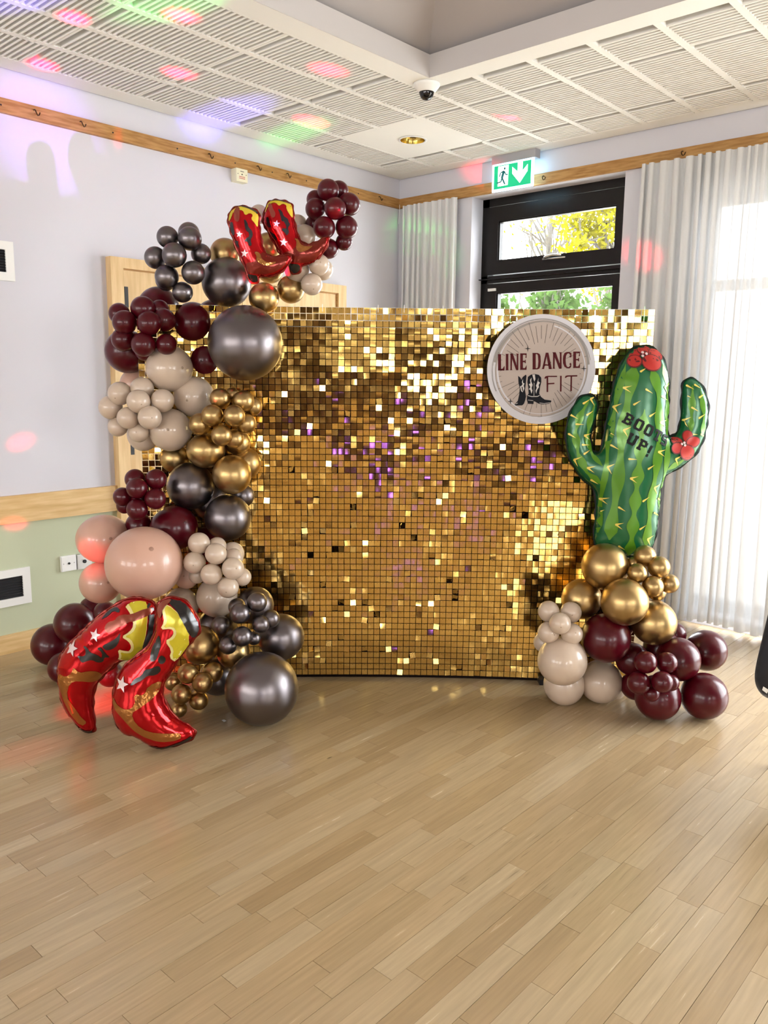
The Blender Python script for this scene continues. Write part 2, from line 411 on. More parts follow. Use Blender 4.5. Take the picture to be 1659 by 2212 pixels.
for p in order:
    px, py, d = to_px((p[0] + p[2] / 2, p[1] - p[3] / 2, ZC))
    vis_p.append(d > 0 and -40 < px < 1700 and -40 < py)
n_rib = 0
for p, v in zip(order, vis_p):
    x0, y0, w, l = p; key = (round(w, 3), round(l, 3))
    if key not in pm: pm[key] = panel_mesh(w, l, 'ceiling_panel')
    if key[0] not in rmm: rmm[key[0]] = rib_mesh(w)
    o = bpy.data.objects.new('ceiling_panel', pm[key]); COL.objects.link(o); o.parent = ceil; o.location = (x0, y0, 0)
    rp = rib_positions(l)
    if v and n_rib + len(rp) <= 300:
        for yy in rp:
            q = bpy.data.objects.new('rib', rmm[key[0]]); COL.objects.link(q); q.parent = o; q.location = (0, yy, 0)
        n_rib += len(rp)
    else:
        src = rmm[key[0]]; vv = [tuple(a.co) for a in src.vertices]; ff = [tuple(f.vertices) for f in src.polygons]
        m_ = MB()
        for yy in rp:
            b0 = len(m_.v); m_.v += [(a[0], a[1] + yy, a[2]) for a in vv]; m_.f += [tuple(b0 + i for i in f) for f in ff]
        q = m_.build('ribs', M['grille']); q.parent = o; q['kind'] = 'stuff'
# plain panel with the recessed downlight
lp = MB(); nseg = 48; cx0, cy0 = 0.733, -0.722
def sq_edge(a_):
    c_, s_ = math.cos(a_), math.sin(a_)
    tx = ((1.034 - cx0) if c_ > 0 else (0.431 - cx0)) / c_ if abs(c_) > 1e-9 else 1e9
    ty = ((-0.41 - cy0) if s_ > 0 else (-1.02 - cy0)) / s_ if abs(s_) > 1e-9 else 1e9
    t_ = min(tx, ty); return (cx0 + c_ * t_, cy0 + s_ * t_)
for k in range(nseg):
    a_, b_ = 2 * math.pi * k / nseg, 2 * math.pi * (k + 1) / nseg
    p0, p1 = sq_edge(a_), sq_edge(b_); q0 = (cx0 + 0.076 * math.cos(a_), cy0 + 0.076 * math.sin(a_)); q1 = (cx0 + 0.076 * math.cos(b_), cy0 + 0.076 * math.sin(b_))
    lp.quad((*q0, ZC + 0.001), (*q1, ZC + 0.001), (*p1, ZC + 0.001), (*p0, ZC + 0.001)).quad((*p0, ZC + 0.03), (*p1, ZC + 0.03), (*q1, ZC + 0.03), (*q0, ZC + 0.03))
    lp.quad((*p0, ZC + 0.001), (*p1, ZC + 0.001), (*p1, ZC + 0.03), (*p0, ZC + 0.03))
lp.build('light_panel', M['ceil'], ceil)
dl = thing('downlight', 'recessed round brass downlight in the plain ceiling panel', 'light', (0.733, -0.722, ZC))
cup = MB().lathe([(0.088, 0.0), (0.089, -0.004), (0.078, -0.005), (0.074, -0.002)], (0.733, -0.722, ZC), 40).build('trim_ring', M['white_plastic'], dl, True)
MB().lathe([(0.074, -0.003), (0.073, 0.01), (0.068, 0.03), (0.056, 0.046), (0.03, 0.054), (0.0, 0.055)], (0.733, -0.722, ZC - 0.001), 40).build('reflector', M['brass'], dl, True)
MB().lathe([(0.0, 0.018), (0.018, 0.02), (0.024, 0.03), (0.018, 0.05)], (0.733, -0.722, ZC + 0.001), 20).build('bulb', mat('frosted_bulb', lin(210, 205, 180), 0.3), dl, True)
# vault: fascia and four sloping faces
zf = 2.945
fs = MB()
RF = RC + 0.004
fs.quad((RF, RY1, ZC - 0.001), (RF, -RF, ZC - 0.001), (RF, -RF, zf), (RF, RY1, zf)).quad((RF, -RF, ZC - 0.001), (RX1, -RF, ZC - 0.001), (RX1, -RF, zf), (RF, -RF, zf))
fs.quad((RX1, -RC, ZC), (RX1, RY1, ZC), (RX1, RY1, zf), (RX1, -RC, zf)).quad((RX1, RY1, ZC), (RC, RY1, ZC), (RC, RY1, zf), (RX1, RY1, zf))
fs.build('fascia', M['fascia'], ceil)
zv = 4.5; a0, a1, b0, b1 = RC - 0.05, RX1 + 0.05, RY1 - 0.05, -RC + 0.05
t0, t1, s0, s1 = RC + 1.9, RX1 - 1.9, RY1 + 1.9, -RC - 1.9
va = MB()
va.quad((a0, b0, zf), (a0, b1, zf), (t0, s1, zv), (t0, s0, zv)).quad((a0, b1, zf), (a1, b1, zf), (t1, s1, zv), (t0, s1, zv))
va.quad((a1, b1, zf), (a1, b0, zf), (t1, s0, zv), (t1, s1, zv)).quad((a1, b0, zf), (a0, b0, zf), (t0, s0, zv), (t1, s0, zv))
va.quad((t0, s0, zv), (t0, s1, zv), (t1, s1, zv), (t1, s0, zv))
va.build('vault', M['vault'], ceil)
# roof deck closing the void above the ceiling ring
MB().box(-0.15, RC - 0.06, RY, 0.25, ZT, ZT + 0.05).box(RC - 0.06, RX, -RC + 0.06, 0.25, ZT, ZT + 0.05).box(RX1 + 0.06, RX + 0.2, RY, -RC + 0.06, ZT, ZT + 0.05).box(RC - 0.06, RX1 + 0.06, RY - 0.2, RY1 - 0.06, ZT, ZT + 0.05).build('deck', M['vault'], ceil)

# double door on the left wall
DX = 0.0
dr = MB().box(0.0, 0.05, -2.372, -2.298, 0, 2.04).box(0.0, 0.05, -0.672, -0.598, 0, 2.04).box(0.0, 0.05, -2.298, -0.672, 1.985, 2.04).build('door_1', M['beech'])
struct(dr, 'pale wooden double door with beech frame')
for (ya, yb) in ((-2.290, -1.487), (-1.483, -0.680)):
    lf = MB().box(0.0, 0.030, ya, yb, 0.005, 1.978).build('door_leaf', M['beech'], dr)
MB().box(0.0, 0.038, -2.298, -2.290, 0, 1.985).box(0, 0.038, -0.680, -0.672, 0, 1.985).box(0, 0.038, -2.298, -0.672, 1.978, 1.985).build('door_stop', M['oak'], dr)
for z in (1.78, 0.98, 0.22):
    MB().box(0.030, 0.046, -2.293, -2.272, z, z + 0.11).build('hinge', M['black'], dr)

# glazed exit door + fanlight in the window wall
w1 = MB()
yf0, yf1 = 0.13, 0.20
w1.box(OX0 - 0.02, OX0 + 0.055, yf0, yf1, 0, OZ1 + 0.02).box(OX1 - 0.055, OX1 + 0.02, yf0, yf1, 0, OZ1 + 0.02)
w1.box(OX0, OX1, yf0, yf1, 2.585, OZ1 + 0.02).box(OX0, OX1, yf0, yf1, 2.075, 2.125).box(OX0, OX1, yf0, yf1, 0, 0.03)
w1 = struct(w1.build('window_1', M['dark_frame']), 'dark framed glazed exit door with fanlight')
def sash(name, x0, x1, z0, z1, px0, px1, pz0, pz1, y):
    s_ = MB()
    s_.box(x0, px0, y, y + 0.05, z0, z1).box(px1, x1, y, y + 0.05, z0, z1).box(px0, px1, y, y + 0.05, z0, pz0).box(px0, px1, y, y + 0.05, pz1, z1)
    g_ = 0.008
    s_.box(px0, px0 + g_, y + 0.01, y + 0.05, pz0, pz1).box(px1 - g_, px1, y + 0.01, y + 0.05, pz0, pz1).box(px0, px1, y + 0.01, y + 0.05, pz1 - g_, pz1)
    o = s_.build(name, M['dark_frame'], w1)
    MB().box(px0, px1, y + 0.025, y + 0.031, pz0, pz1).build('pane', M['glass'], o)
    return o
sash('sash', OX0 + 0.06, OX1 - 0.06, 2.13, 2.58, 0.800, 1.668, 2.226, 2.482, 0.118)
sash('door_leaf', OX0 + 0.06, OX1 - 0.06, 0.035, 2.07, 0.800, 1.672, 0.35, 2.008, 0.118)
MB().tube([(1.185, 0.118, 2.208), (1.185, 0.10, 2.208), (1.20, 0.092, 2.212), (1.25, 0.090, 2.219), (1.31, 0.092, 2.213)], [0.008, 0.008, 0.008, 0.007, 0.006], 8).box(1.16, 1.33, 0.112, 0.118, 2.196, 2.206).build('window_handle', M['steel'], w1, True)
MB().box(0.735, 0.80, 0.108, 0.118, 2.020, 2.038).build('closer', M['white_plastic'], w1)
MB().box(OX0, OX1, 0.10, 0.13, 2.098, 2.104).build('drip_bar', M['dark_frame'], w1)
# long window behind the curtain
w2 = MB()
for x in (GX0, 3.5, 4.8, 6.1, GX1 - 0.06): w2.box(x, x + 0.06, 0.14, 0.20, GZ0, GZ1)
w2.box(GX0, GX1, 0.14, 0.20, GZ0, GZ0 + 0.07).box(GX0, GX1, 0.14, 0.20, GZ1 - 0.07, GZ1).box(GX0, GX1, 0.14, 0.20, 1.93, 1.99)
w2 = struct(w2.build('window_2', M['dark_frame']), 'long window behind the sheer curtain')

# curtains
def curtain(name, label, x0, x1, ztop, zbot, nfold, amp, seed, spread=0.0):
    r = random.Random(seed); nu, nv = nfold * 12, 22
    ph = [r.uniform(0, 6.28) for _ in range(6)]
    verts, faces = [], []
    # uneven fold widths
    ws = np.array([r.uniform(0.55, 1.6) for _ in range(nfold)]); edges = np.concatenate([[0], np.cumsum(ws)]); edges /= edges[-1]
    am = [r.uniform(0.5, 1.25) for _ in range(nfold + 1)]
    for j in range(nv + 1):
        t = j / nv; z = ztop + (zbot - ztop) * t
        for i in range(nu + 1):
            k = min(i // 12, nfold - 1); f = i / 12 - k
            s = edges[k] + (edges[k + 1] - edges[k]) * f
            A = amp * (am[k] * (1 - f) + am[k + 1] * f) * (0.55 + 0.6 * t)
            c = math.cos(2 * math.pi * f); y = A * (c if abs(c) < 0.02 else math.copysign(abs(c) ** 0.7, c))
            dx = 0.35 * A * math.sin(4 * math.pi * f)
            y += 0.010 * math.sin(9 * s + 2.2 * t + ph[0]) * t + 0.35 * A * math.sin(2 * math.pi * f * 3 + ph[1] + 2 * t) * 0.35 * t
            x = x0 + (x1 - x0) * s + dx + 0.02 * t * math.sin(13 * s + ph[2] + 1.7 * t)
            verts.append((x, -0.062 + y, z + (0.008 * math.sin(21 * s + ph[3]) if j == nv else 0)))
    for j in range(nv):
        for i in range(nu):
            q = j * (nu + 1) + i; faces.append((q, q + 1, q + nu + 2, q + nu + 1))
    me = bpy.data.meshes.new(name); me.from_pydata(verts, [], faces); me.polygons.foreach_set('use_smooth', [True] * len(faces))
    return tag(link(name, me, M['sheer']), label, 'curtain')
curtain('curtain', 'short-width white sheer curtain hanging in the room corner left of the exit door', 0.085, 0.575, 2.642, 0.03, 9, 0.020, 3)
curtain('curtain', 'long white sheer curtain glowing with daylight behind the cactus balloon', 1.905, 3.42, 2.642, 0.03, 27, 0.030, 5)

# ------------------------------------------------------------------ fittings on walls and ceiling
def wall_vent(label, y0, y1, z0, z1):
    t = thing('wall_vent', label, 'vent', (0, (y0 + y1) / 2, z0)); fw = 0.04
    MB().box(0.0041, 0.016, y0, y1, z0, z0 + fw).box(0.0041, 0.016, y0, y1, z1 - fw, z1).box(0.0041, 0.016, y0, y0 + fw, z0 + fw, z1 - fw).box(0.0041, 0.016, y1 - fw, y1, z0 + fw, z1 - fw).build('vent_frame', M['white_plastic'], t)
    MB().box(0.0041, 0.006, y0 + fw, y1 - fw, z0 + fw, z1 - fw).build('vent_back', M['louvre'], t)
    n = int((z1 - z0 - 2 * fw) / 0.013)
    sl = MB().quad((0.006, y0 + fw, 0.004), (0.006, y1 - fw, 0.004), (0.013, y1 - fw, -0.004), (0.013, y0 + fw, -0.004)).quad((0.013, y0 + fw, -0.004), (0.013, y1 - fw, -0.004), (0.006, y1 - fw, 0.003), (0.006, y0 + fw, 0.003)).mesh('louvre'); sl.materials.append(M['louvre'])
    for k in range(n):
        q = bpy.data.objects.new('louvre', sl); COL.objects.link(q); q.parent = t; q.matrix_parent_inverse = Matrix.Translation(-t.location)
        q.location = (0, 0, z0 + fw + 0.009 + 0.013 * k)
wall_vent('white framed black louvre vent high on the left wall', -3.14, -2.868, 1.866, 2.052)
wall_vent('white framed black louvre vent low on the green wall', -3.16, -2.884, 0.245, 0.435)
def socket(name, label, y0, y1, z0, z1, m_, big):
    t = thing(name, label, 'socket', (0.004, (y0 + y1) / 2, z0)); yc, zc = (y0 + y1) / 2, (z0 + z1) / 2
    t = MB().box(0.0041, 0.016, y0, y1, z0, z1).box(0.016, 0.018, y0 + 0.003, y1 - 0.003, z0 + 0.003, z1 - 0.003).build('face_plate', m_, t)
    MB().lathe([(0.0, 0.004), (big, 0.004), (big, -0.002)], (0.018, yc, zc), 18, 'X').build('outlet', M['black'], t)
    for s_ in (-1, 1):
        MB().lathe([(0.0, 0.0012), (0.0028, 0.001), (0.003, -0.001)], (0.018, yc + s_ * 0.03, zc), 10, 'X').build('screw', M['steel'], t)
socket('aerial_socket', 'square white wall socket beside the steel one', -2.716, -2.631, 0.376, 0.460, M['white_plastic'], 0.006)
socket('steel_socket', 'brushed steel wall socket partly behind the pink balloons', -2.627, -2.542, 0.374, 0.456, M['steel'], 0.010)
al = thing('alarm_box', 'small cream fire alarm box under the picture rail', 'alarm box', (0, -1.485, 2.566))
al = MB().box(0.0, 0.05, -1.528, -1.444, 2.566, 2.640).build('housing', mat('cream_plastic', lin(232, 226, 196), 0.4), al)
MB().box(0.05, 0.0508, -1.498, -1.472, 2.622, 2.627).build('print_line', mat('grey_print', lin(130, 124, 112), 0.7), al)
for z in (2.592, 2.583): MB().box(0.05, 0.0508, -1.508, -1.464, z, z + 0.004).build('print_line', mat('red_print', lin(200, 110, 96), 0.7), al)
for y, z, r in ((-1.486, 2.608, 0.004), (-1.516, 2.609, 0.0025), (-1.455, 2.609, 0.0025)):
    MB().lathe([(0.0, 0.001), (r, 0.001), (r, -0.001)], (0.05, y, z), 10, 'X').build('screw', M['black'], al)
# dome camera
dc = thing('dome_camera', 'white dome security camera at the corner of the raised ceiling', 'camera', (1.40, -1.405, ZC))
MB().lathe([(0.0, 0.0), (0.066, 0.0), (0.066, -0.008), (0.060, -0.016), (0.044, -0.036), (0.038, -0.040)], (1.40, -1.405, ZC), 36).build('housing', M['white_plastic'], dc, True)
MB().lathe([(0.036, -0.038), (0.035, -0.050), (0.028, -0.064), (0.016, -0.073), (0.0, -0.076)], (1.40, -1.405, ZC), 30).build('dome', mat('smoked_dome', lin(10, 10, 12), 0.06), dc, True)
# exit sign
EX0, EX1, EZ0, EZ1, EY = 0.890, 1.200, 2.620, 2.790, -0.10
ex = thing('exit_sign', 'lit green emergency exit sign with running figure and down arrow', 'exit sign', (1.045, EY, EZ0))
MB().box(EX0 - 0.005, EX1 + 0.012, EY - 0.002, EY + 0.055, EZ1, ZC).build('mounting_bracket', mat('bracket_grey', lin(168, 166, 170), 0.5), ex)
MB().box(EX0, EX1, EY + 0.001, EY + 0.012, EZ0, EZ1).build('sign_panel', mat('acrylic_edge_lit', lin(225, 245, 250), 0.2, emit=lin(170, 225, 255), emit_s=2.2), ex)
GREEN = mat('exit_green', lin(0, 150, 100), 0.4, emit=lin(10, 190, 130), emit_s=0.42)
WHT = mat('exit_white', lin(240, 250, 250), 0.4, emit=lin(240, 255, 255), emit_s=0.8)
DTEAL = mat('exit_figure', lin(0, 110, 110), 0.4, emit=lin(0, 90, 90), emit_s=0.2)
def flat(pts_list, name, m_, parent, y, th=0.0012):
    """polygons in sign units (u right 0..1.824, v up 0..1), extruded towards the viewer"""
    sx = (EX1 - EX0); sz = (EZ1 - EZ0); me = MB()
    for pts in pts_list:
        n = len(pts); b = len(me.v)
        me.v += [(EX0 + u * sx, y - th, EZ0 + v * sz) for u, v in pts] + [(EX0 + u * sx, y, EZ0 + v * sz) for u, v in pts]
        me.f.append(tuple(range(b, b + n))); me.f += [(b + k, b + n + k, b + n + (k + 1) % n, b + (k + 1) % n) for k in range(n)]
    return me.build(name, m_, parent)
ex = flat([[(0.05, 0.09), (0.95, 0.09), (0.95, 0.93), (0.05, 0.93)]], 'green_field', GREEN, ex, EY)
yy = EY - 0.0012
flat([[(0.15, 0.18), (0.40, 0.18), (0.41, 0.90), (0.15, 0.90)]], 'door_symbol', WHT, ex, yy)
flat([[(0.63, 0.92), (0.75, 0.92), (0.75, 0.60), (0.87, 0.80), (0.87, 0.56), (0.69, 0.18), (0.50, 0.56), (0.50, 0.80), (0.63, 0.60)]], 'arrow_symbol', WHT, ex, yy)
def limb(a, b, w): 
    ax, ay = a; bx, by = b; dx, dy = bx - ax, (by - ay); l_ = math.hypot(dx * 1.824, dy); nx_, ny_ = -dy / l_ * w / 1.824, dx * 1.824 / l_ * w
    return [(ax + nx_, ay + ny_), (bx + nx_, by + ny_), (bx - nx_, by - ny_), (ax - nx_, ay - ny_)]
yy2 = yy - 0.0012
flat([[(0.315 + 0.022 * math.cos(a_ * 0.5236), 0.79 + 0.045 * math.sin(a_ * 0.5236)) for a_ in range(12)],
      limb((0.30, 0.71), (0.25, 0.46), 0.05), limb((0.29, 0.70), (0.22, 0.66), 0.02), limb((0.22, 0.66), (0.185, 0.52), 0.02),
      limb((0.31, 0.68), (0.35, 0.56), 0.02), limb((0.35, 0.56), (0.40, 0.56), 0.02), limb((0.25, 0.46), (0.23, 0.33), 0.026),
      limb((0.23, 0.33), (0.13, 0.31), 0.022), limb((0.26, 0.46), (0.33, 0.22), 0.028)], 'running_figure', DTEAL, ex, yy2)

# ------------------------------------------------------------------ disco light (stands just outside the frame) and its coloured beams
def disco(label, base, z, beams, cells):
    t = thing('disco_light', label, 'stage light', base)
    b = Vector(base)
    for k in range(3):
        a_ = k * 2.094 + 0.4
        MB().tube([b + Vector((0, 0, z * 0.55)), b + Vector((0.28 * math.cos(a_), 0.28 * math.sin(a_), 0.012))], 0.011, 8).build('leg', M['black'], t, True)
    MB().tube([b + Vector((0, 0, z * 0.35)), b + Vector((0, 0, z - 0.06))], 0.014, 10).build('pole', M['black'], t, True)
    MB().box(b.x - 0.10, b.x + 0.10, b.y - 0.08, b.y + 0.08, b.z + z - 0.06, b.z + z).build('housing', M['black'], t)
    MB().lathe([(0.075, 0.0), (0.073, 0.03), (0.058, 0.055), (0.03, 0.072), (0.0, 0.077)], b + Vector((0, 0, z)), 24).build('dome', mat('clear_dome', lin(40, 40, 46), 0.1), t, True)
    src = b + Vector((0, 0, z + 0.10))
    for (target, col, deg, power, blend) in beams:
        l = bpy.data.lights.new('beam', 'SPOT'); l.color = col; l.energy = power; l.spot_size = math.radians(deg); l.spot_blend = blend; l.shadow_soft_size = 0.015
        o = bpy.data.objects.new('beam', l); COL.objects.link(o)
        o.parent = t; o.matrix_parent_inverse = Matrix.Translation(-b); o.location = src
        o.rotation_euler = (Vector(target) - src).to_track_quat('-Z', 'Y').to_euler()
RED, BLUE, GRN, PUR = (1, 0.004, 0.04), (0.15, 0.12, 1), (0.1, 1, 0.15), (0.45, 0.2, 1)
def cz(px, py): return on_floor(px, py, ZC)
def lw(px, py): return on_plane(px, py, Vector((0, 0, 0)), Vector((1, 0, 0)))
def ww(px, py): return on_plane(px, py, Vector((0, -0.03, 0)), Vector((0, 1, 0)))
ceil_dots = [(cz(*p), RED, 2.7, e_ * 1.1, 0.9) for p, e_ in (((157, 41), 2400), ((389, 36), 2000), ((90, 141), 2600), ((384, 160), 1800), ((707, 152), 1300), ((671, 263), 1300), ((1115, 252), 2400))]
beams = [(cz(360, 8), GRN, 6, 420, 1.0), (cz(30, -10), BLUE, 5, 800, 1.0), (cz(490, 245), BLUE, 6, 900, 1.0), (cz(640, 285), GRN, 5, 380, 1.0)]
beams += [(ww(1048, 372), RED, 3.6, 700, 1.0), (ww(1385, 550), RED, 4, 300, 1.0), (ww(900, 540), GRN, 7, 260, 1.0)]
beams += [(lw(95, 285), PUR, 10, 260, 1.0), (lw(262, 300), RED, 2.0, 300, 1.0)]
disco('black disco light on a tripod stand right of the frame', (3.95, -2.05, 0), 1.15, beams, None)
beams2 = [(lw(45, 955), RED, 3.0, 300, 1.0), (lw(35, 1130), RED, 3, 200, 1.0), (at(165, 1480, 3.45), RED, 15, 200, 1.0), (at(230, 1200, 3.6), RED, 9, 60, 1.0),
          (at(60, 1640, 3.1), RED, 16, 18, 1.0), (at(520, 800, 3.5), RED, 5, 60, 1.0)] + ceil_dots
disco('black disco light on a tripod stand left of the frame', (1.15, -4.35, 0), 0.55, beams2, None)

# blue-violet LED wash light behind the camera, mirrored in the sequins
lw_ = thing('wash_light', 'blue violet LED wash light on a short stand behind the camera', 'stage light', (6.25, -6.9, 0))
MB().tube([(6.25, -6.9, 0.02), (6.25, -6.9, 0.42)], 0.02, 10).lathe([(0.0, 0.0), (0.16, 0.0), (0.16, 0.02), (0.03, 0.03)], (6.25, -6.9, 0), 20).build('stand', M['black'], lw_, True)
_d = Vector((-2.5, 2.73, 0.34)).normalized(); _c = Vector((6.25, -6.9, 0.52))
MB().tube([_c - _d * 0.16, _c], 0.13, 20).build('can', M['black'], lw_, True)
MB().tube([_c, _c + _d * 0.012], 0.095, 20).build('lens', mat('blue_violet_lens', lin(60, 40, 200), 0.3, emit=(0.16, 0.07, 1.0, 1), emit_s=9.0), lw_, True)

# ------------------------------------------------------------------ sequin backdrop
BD0 = Vector((1.759, -1.837, 0.0))
BF = Vector((-0.669, 0.743, 0)).normalized()          # away from the camera
BR = Vector((BF.y, -BF.x, 0))                          # to the right
CP, RP, NCOL, NROW = 0.0283, 0.0285, 80, 60
U0, Z0, UC, KC = -1.255, 0.016, -0.09, 0.055
def bpos(u, z, out=0.0):
    """point on the gently concave backdrop; out = towards the camera"""
    c = KC * (u - UC) ** 2
    return BD0 + BR * u - BF * (c + out) + Vector((0, 0, z))
def bnorm(u):
    s = 2 * KC * (u - UC); t = (BR - BF * s).normalized()
    return t, Vector((0, 0, 1)).cross(t) * -1 if False else t.cross(Vector((0, 0, 1)))   # tangent, outward normal
M['sequin'] = mat('gold_mirror_sequin', lin(252, 212, 122), 0.08, metal=1.0)
M['pin'] = mat('sequin_pin', lin(60, 38, 16), 0.4, metal=0.5)
bk = thing('sequin_backdrop', 'shimmering gold sequin backdrop wall standing on the floor', 'backdrop', tuple(BD0))
# black board behind, stopping short of the outer rows
bb = MB(); segs = 24; ua, ub = U0 + 3 * CP, U0 + (NCOL - 2) * CP; zb = Z0 + (NROW - 2) * RP
for k in range(segs):
    a_, b_ = ua + (ub - ua) * k / segs, ua + (ub - ua) * (k + 1) / segs
    f1, f2, r1, r2 = -0.012, -0.012, -0.035, -0.035
    P0, P1, P2, P3 = bpos(a_, 0.0, f1), bpos(b_, 0.0, f1), bpos(b_, zb, f1), bpos(a_, zb, f1)
    Q0, Q1, Q2, Q3 = bpos(a_, 0.0, r1), bpos(b_, 0.0, r1), bpos(b_, zb, r1), bpos(a_, zb, r1)
    bb.quad(P0, P1, P2, P3).quad(Q1, Q0, Q3, Q2).quad(P3, P2, Q2, Q3).quad(P1, P0, Q0, Q1)
    if k == 0: bb.quad(Q0, P0, P3, Q3)
    if k == segs - 1: bb.quad(P1, Q1, Q2, P2)
bb.build('backing_board', mat('backing_black', lin(22, 12, 8), 0.8, spec=0.1), bk, weld=True)
for u in (-1.18, 0.595, 0.93):
    ft = MB(); c = bpos(u, 0, 0.0)
    for (s0_, s1_, z_) in ((-0.02, 0.02, 0.028),):
        p = [c + BR * s0_ - BF * 0.05, c + BR * s1_ - BF * 0.05, c + BR * s1_ + BF * 0.25, c + BR * s0_ + BF * 0.25]
        i = len(ft.v); ft.v += [tuple(q) for q in p] + [tuple(q + Vector((0, 0, z_))) for q in p]
        ft.f += [(i, i + 3, i + 2, i + 1), (i + 4, i + 5, i + 6, i + 7), (i, i + 1, i + 5, i + 4), (i + 1, i + 2, i + 6, i + 5), (i + 2, i + 3, i + 7, i + 6), (i + 3, i, i + 4, i + 7)]
    ft.build('foot', M['black'], bk)
# clear plastic carrier strips of the uncovered edge rows
cs = MB()
M['clear'] = mat('clear_carrier_strip', lin(225, 222, 210), 0.3); 
for r_ in range(NROW - 3, NROW + 1):
    z = Z0 + r_ * RP - 0.001
    for k in range(40):
        a_, b_ = U0 + NCOL * CP * k / 40, U0 + NCOL * CP * (k + 1) / 40
        cs.quad(bpos(a_, z, -0.004), bpos(b_, z, -0.004), bpos(b_, z + 0.0016, -0.004), bpos(a_, z + 0.0016, -0.004))
for c_ in list(range(0, 5)) + list(range(NCOL - 3, NCOL + 1)):
    u = U0 + c_ * CP
    cs.quad(bpos(u - 0.0008, Z0, -0.004), bpos(u + 0.0008, Z0, -0.004), bpos(u + 0.0008, Z0 + NROW * RP, -0.004), bpos(u - 0.0008, Z0 + NROW * RP, -0.004))
cs.build('carrier_strip', M['clear'], bk)
for px in (697, 817, 873, 957, 1100, 1383):
    p = on_plane(px, 660, BD0, BF); u = (p - BD0).dot(BR)
    zt = Z0 + NROW * RP
    MB().tube([bpos(u, zt - (0.075 if px == 1383 else 0.02), 0.004), bpos(u, zt + 0.012, 0.004)], 0.0014, 5).build('cable_tie', M['white_plastic'], bk)
# sequins
SS = 0.0257
gx = np.array([-0.5, 0, 0.5]); sv = []
for b_ in (-1.0, -0.5, 0.0):
    for a_ in gx: sv.append((a_ * SS, 0.0, b_ * SS))
sv = np.array(sv); sv[:, 1] = 0.0
sf = [(0, 1, 4, 3), (1, 2, 5, 4), (3, 4, 7, 6), (4, 5, 8, 7)]
def seq_mesh(bx, bz):
    v = sv.copy(); v[:, 1] = -(bx * (v[:, 0] / SS) ** 2 + bz * (v[:, 2] / SS + 0.5) ** 2)
    m_ = bpy.data.meshes.new('sequin'); m_.from_pydata([tuple(q) for q in v], [], sf); m_.polygons.foreach_set('use_smooth', [True] * 4)
    m_.materials.append(M['sequin']); return m_, v
variants = [seq_mesh(bx, bz) for bx, bz in ((0.0002, 0.0002), (0.0006, -0.0002), (-0.0003, 0.0008), (0.0, 0.0015), (0.001, 0.0003))]
seqs = []
ptilt = rng.normal(0, 2.2, (NCOL // 10, NROW // 10, 2))
for c_ in range(NCOL):
    u = U0 + (c_ + 0.5) * CP; t_, nrm = bnorm(u)
    if nrm.dot(BF) > 0: nrm = -nrm
    for r_ in range(NROW):
        z = Z0 + (r_ + 1) * RP - 0.0012
        hi = r_ / NROW
        k = rng.uniform()
        sg = 0.8 + 1.3 * max(0.0, (hi - 0.30))
        if k < 0.10: sg = 7.0
        elif k < 0.13: sg = 16.0
        pc_, pr_ = c_ // 10, r_ // 10; amp = 0.35 + 1.1 * max(0.0, hi - 0.25)
        gx_ = amp * (ptilt[pc_, pr_, 0] + 2.0 * math.sin(c_ * 0.41 + 1.3 * math.sin(r_ * 0.23 + pc_)) * math.cos(r_ * 0.33 + pc_ * 1.7))
        gy_ = amp * (ptilt[pc_, pr_, 1] + 2.0 * math.sin(r_ * 0.37 + 1.1 * math.sin(c_ * 0.29 + pr_)) * math.cos(c_ * 0.45 + pr_ * 2.1))
        tx = math.radians(gx_ + rng.normal(0, sg)); ty = math.radians(gy_ + rng.normal(0, sg)); tz = math.radians(rng.normal(0, 0.8 + 0.25 * sg))
        Rb = Matrix((t_, -nrm, Vector((0, 0, 1)))).transposed()
        Rl = Matrix.Rotation(tx, 3, 'X') @ Matrix.Rotation(ty, 3, 'Z') @ Matrix.Rotation(tz, 3, 'Y')
        p = bpos(u, z, 0.002 + abs(math.sin(tx)) * 0.004)
        seqs.append((p, Rb @ Rl, int(rng.integers(0, len(variants)))))
def seq_rank(s_):
    px, py, d = to_px(s_[0]); 
    cov = (math.hypot(px - 1169, py - 798) < 122) or (px > 1215 and py > 735) or (px < 620) or (py > 1150 and px > 1140)
    return (1 if cov else 0, d)
order = sorted(range(len(seqs)), key=lambda i: seq_rank(seqs[i]))
vis_set = set(order[:300])
V, Fc = [], []
pins = MB()
for i, (p, R3, vi) in enumerate(seqs):
    if i in vis_set:
        o = bpy.data.objects.new('sequin', variants[vi][0]); COL.objects.link(o); o.parent = bk
        o.matrix_parent_inverse = Matrix.Translation(-BD0)
        m_ = R3.to_4x4(); m_.translation = p; o.matrix_basis = m_
    else:
        b0_ = len(V); A = np.array(R3) @ variants[vi][1].T
        V += [(A[0, k] + p.x, A[1, k] + p.y, A[2, k] + p.z) for k in range(9)]
        Fc += [tuple(b0_ + k for k in f) for f in sf]
    q = p + R3 @ Vector((0, -0.0008, -0.0045)); ex_, ez_ = R3 @ Vector((0.0011, 0, 0)), R3 @ Vector((0, 0, 0.0011))
    pins.quad(q - ex_ - ez_, q + ex_ - ez_, q + ex_ + ez_, q - ex_ + ez_)
me = bpy.data.meshes.new('sequins'); me.from_pydata(V, [], Fc); me.polygons.foreach_set('use_smooth', [True] * len(Fc))
o = link('sequins', me, M['sequin'], bk); o['kind'] = 'stuff'
o = pins.build('pins', M['pin'], bk); o['kind'] = 'stuff'

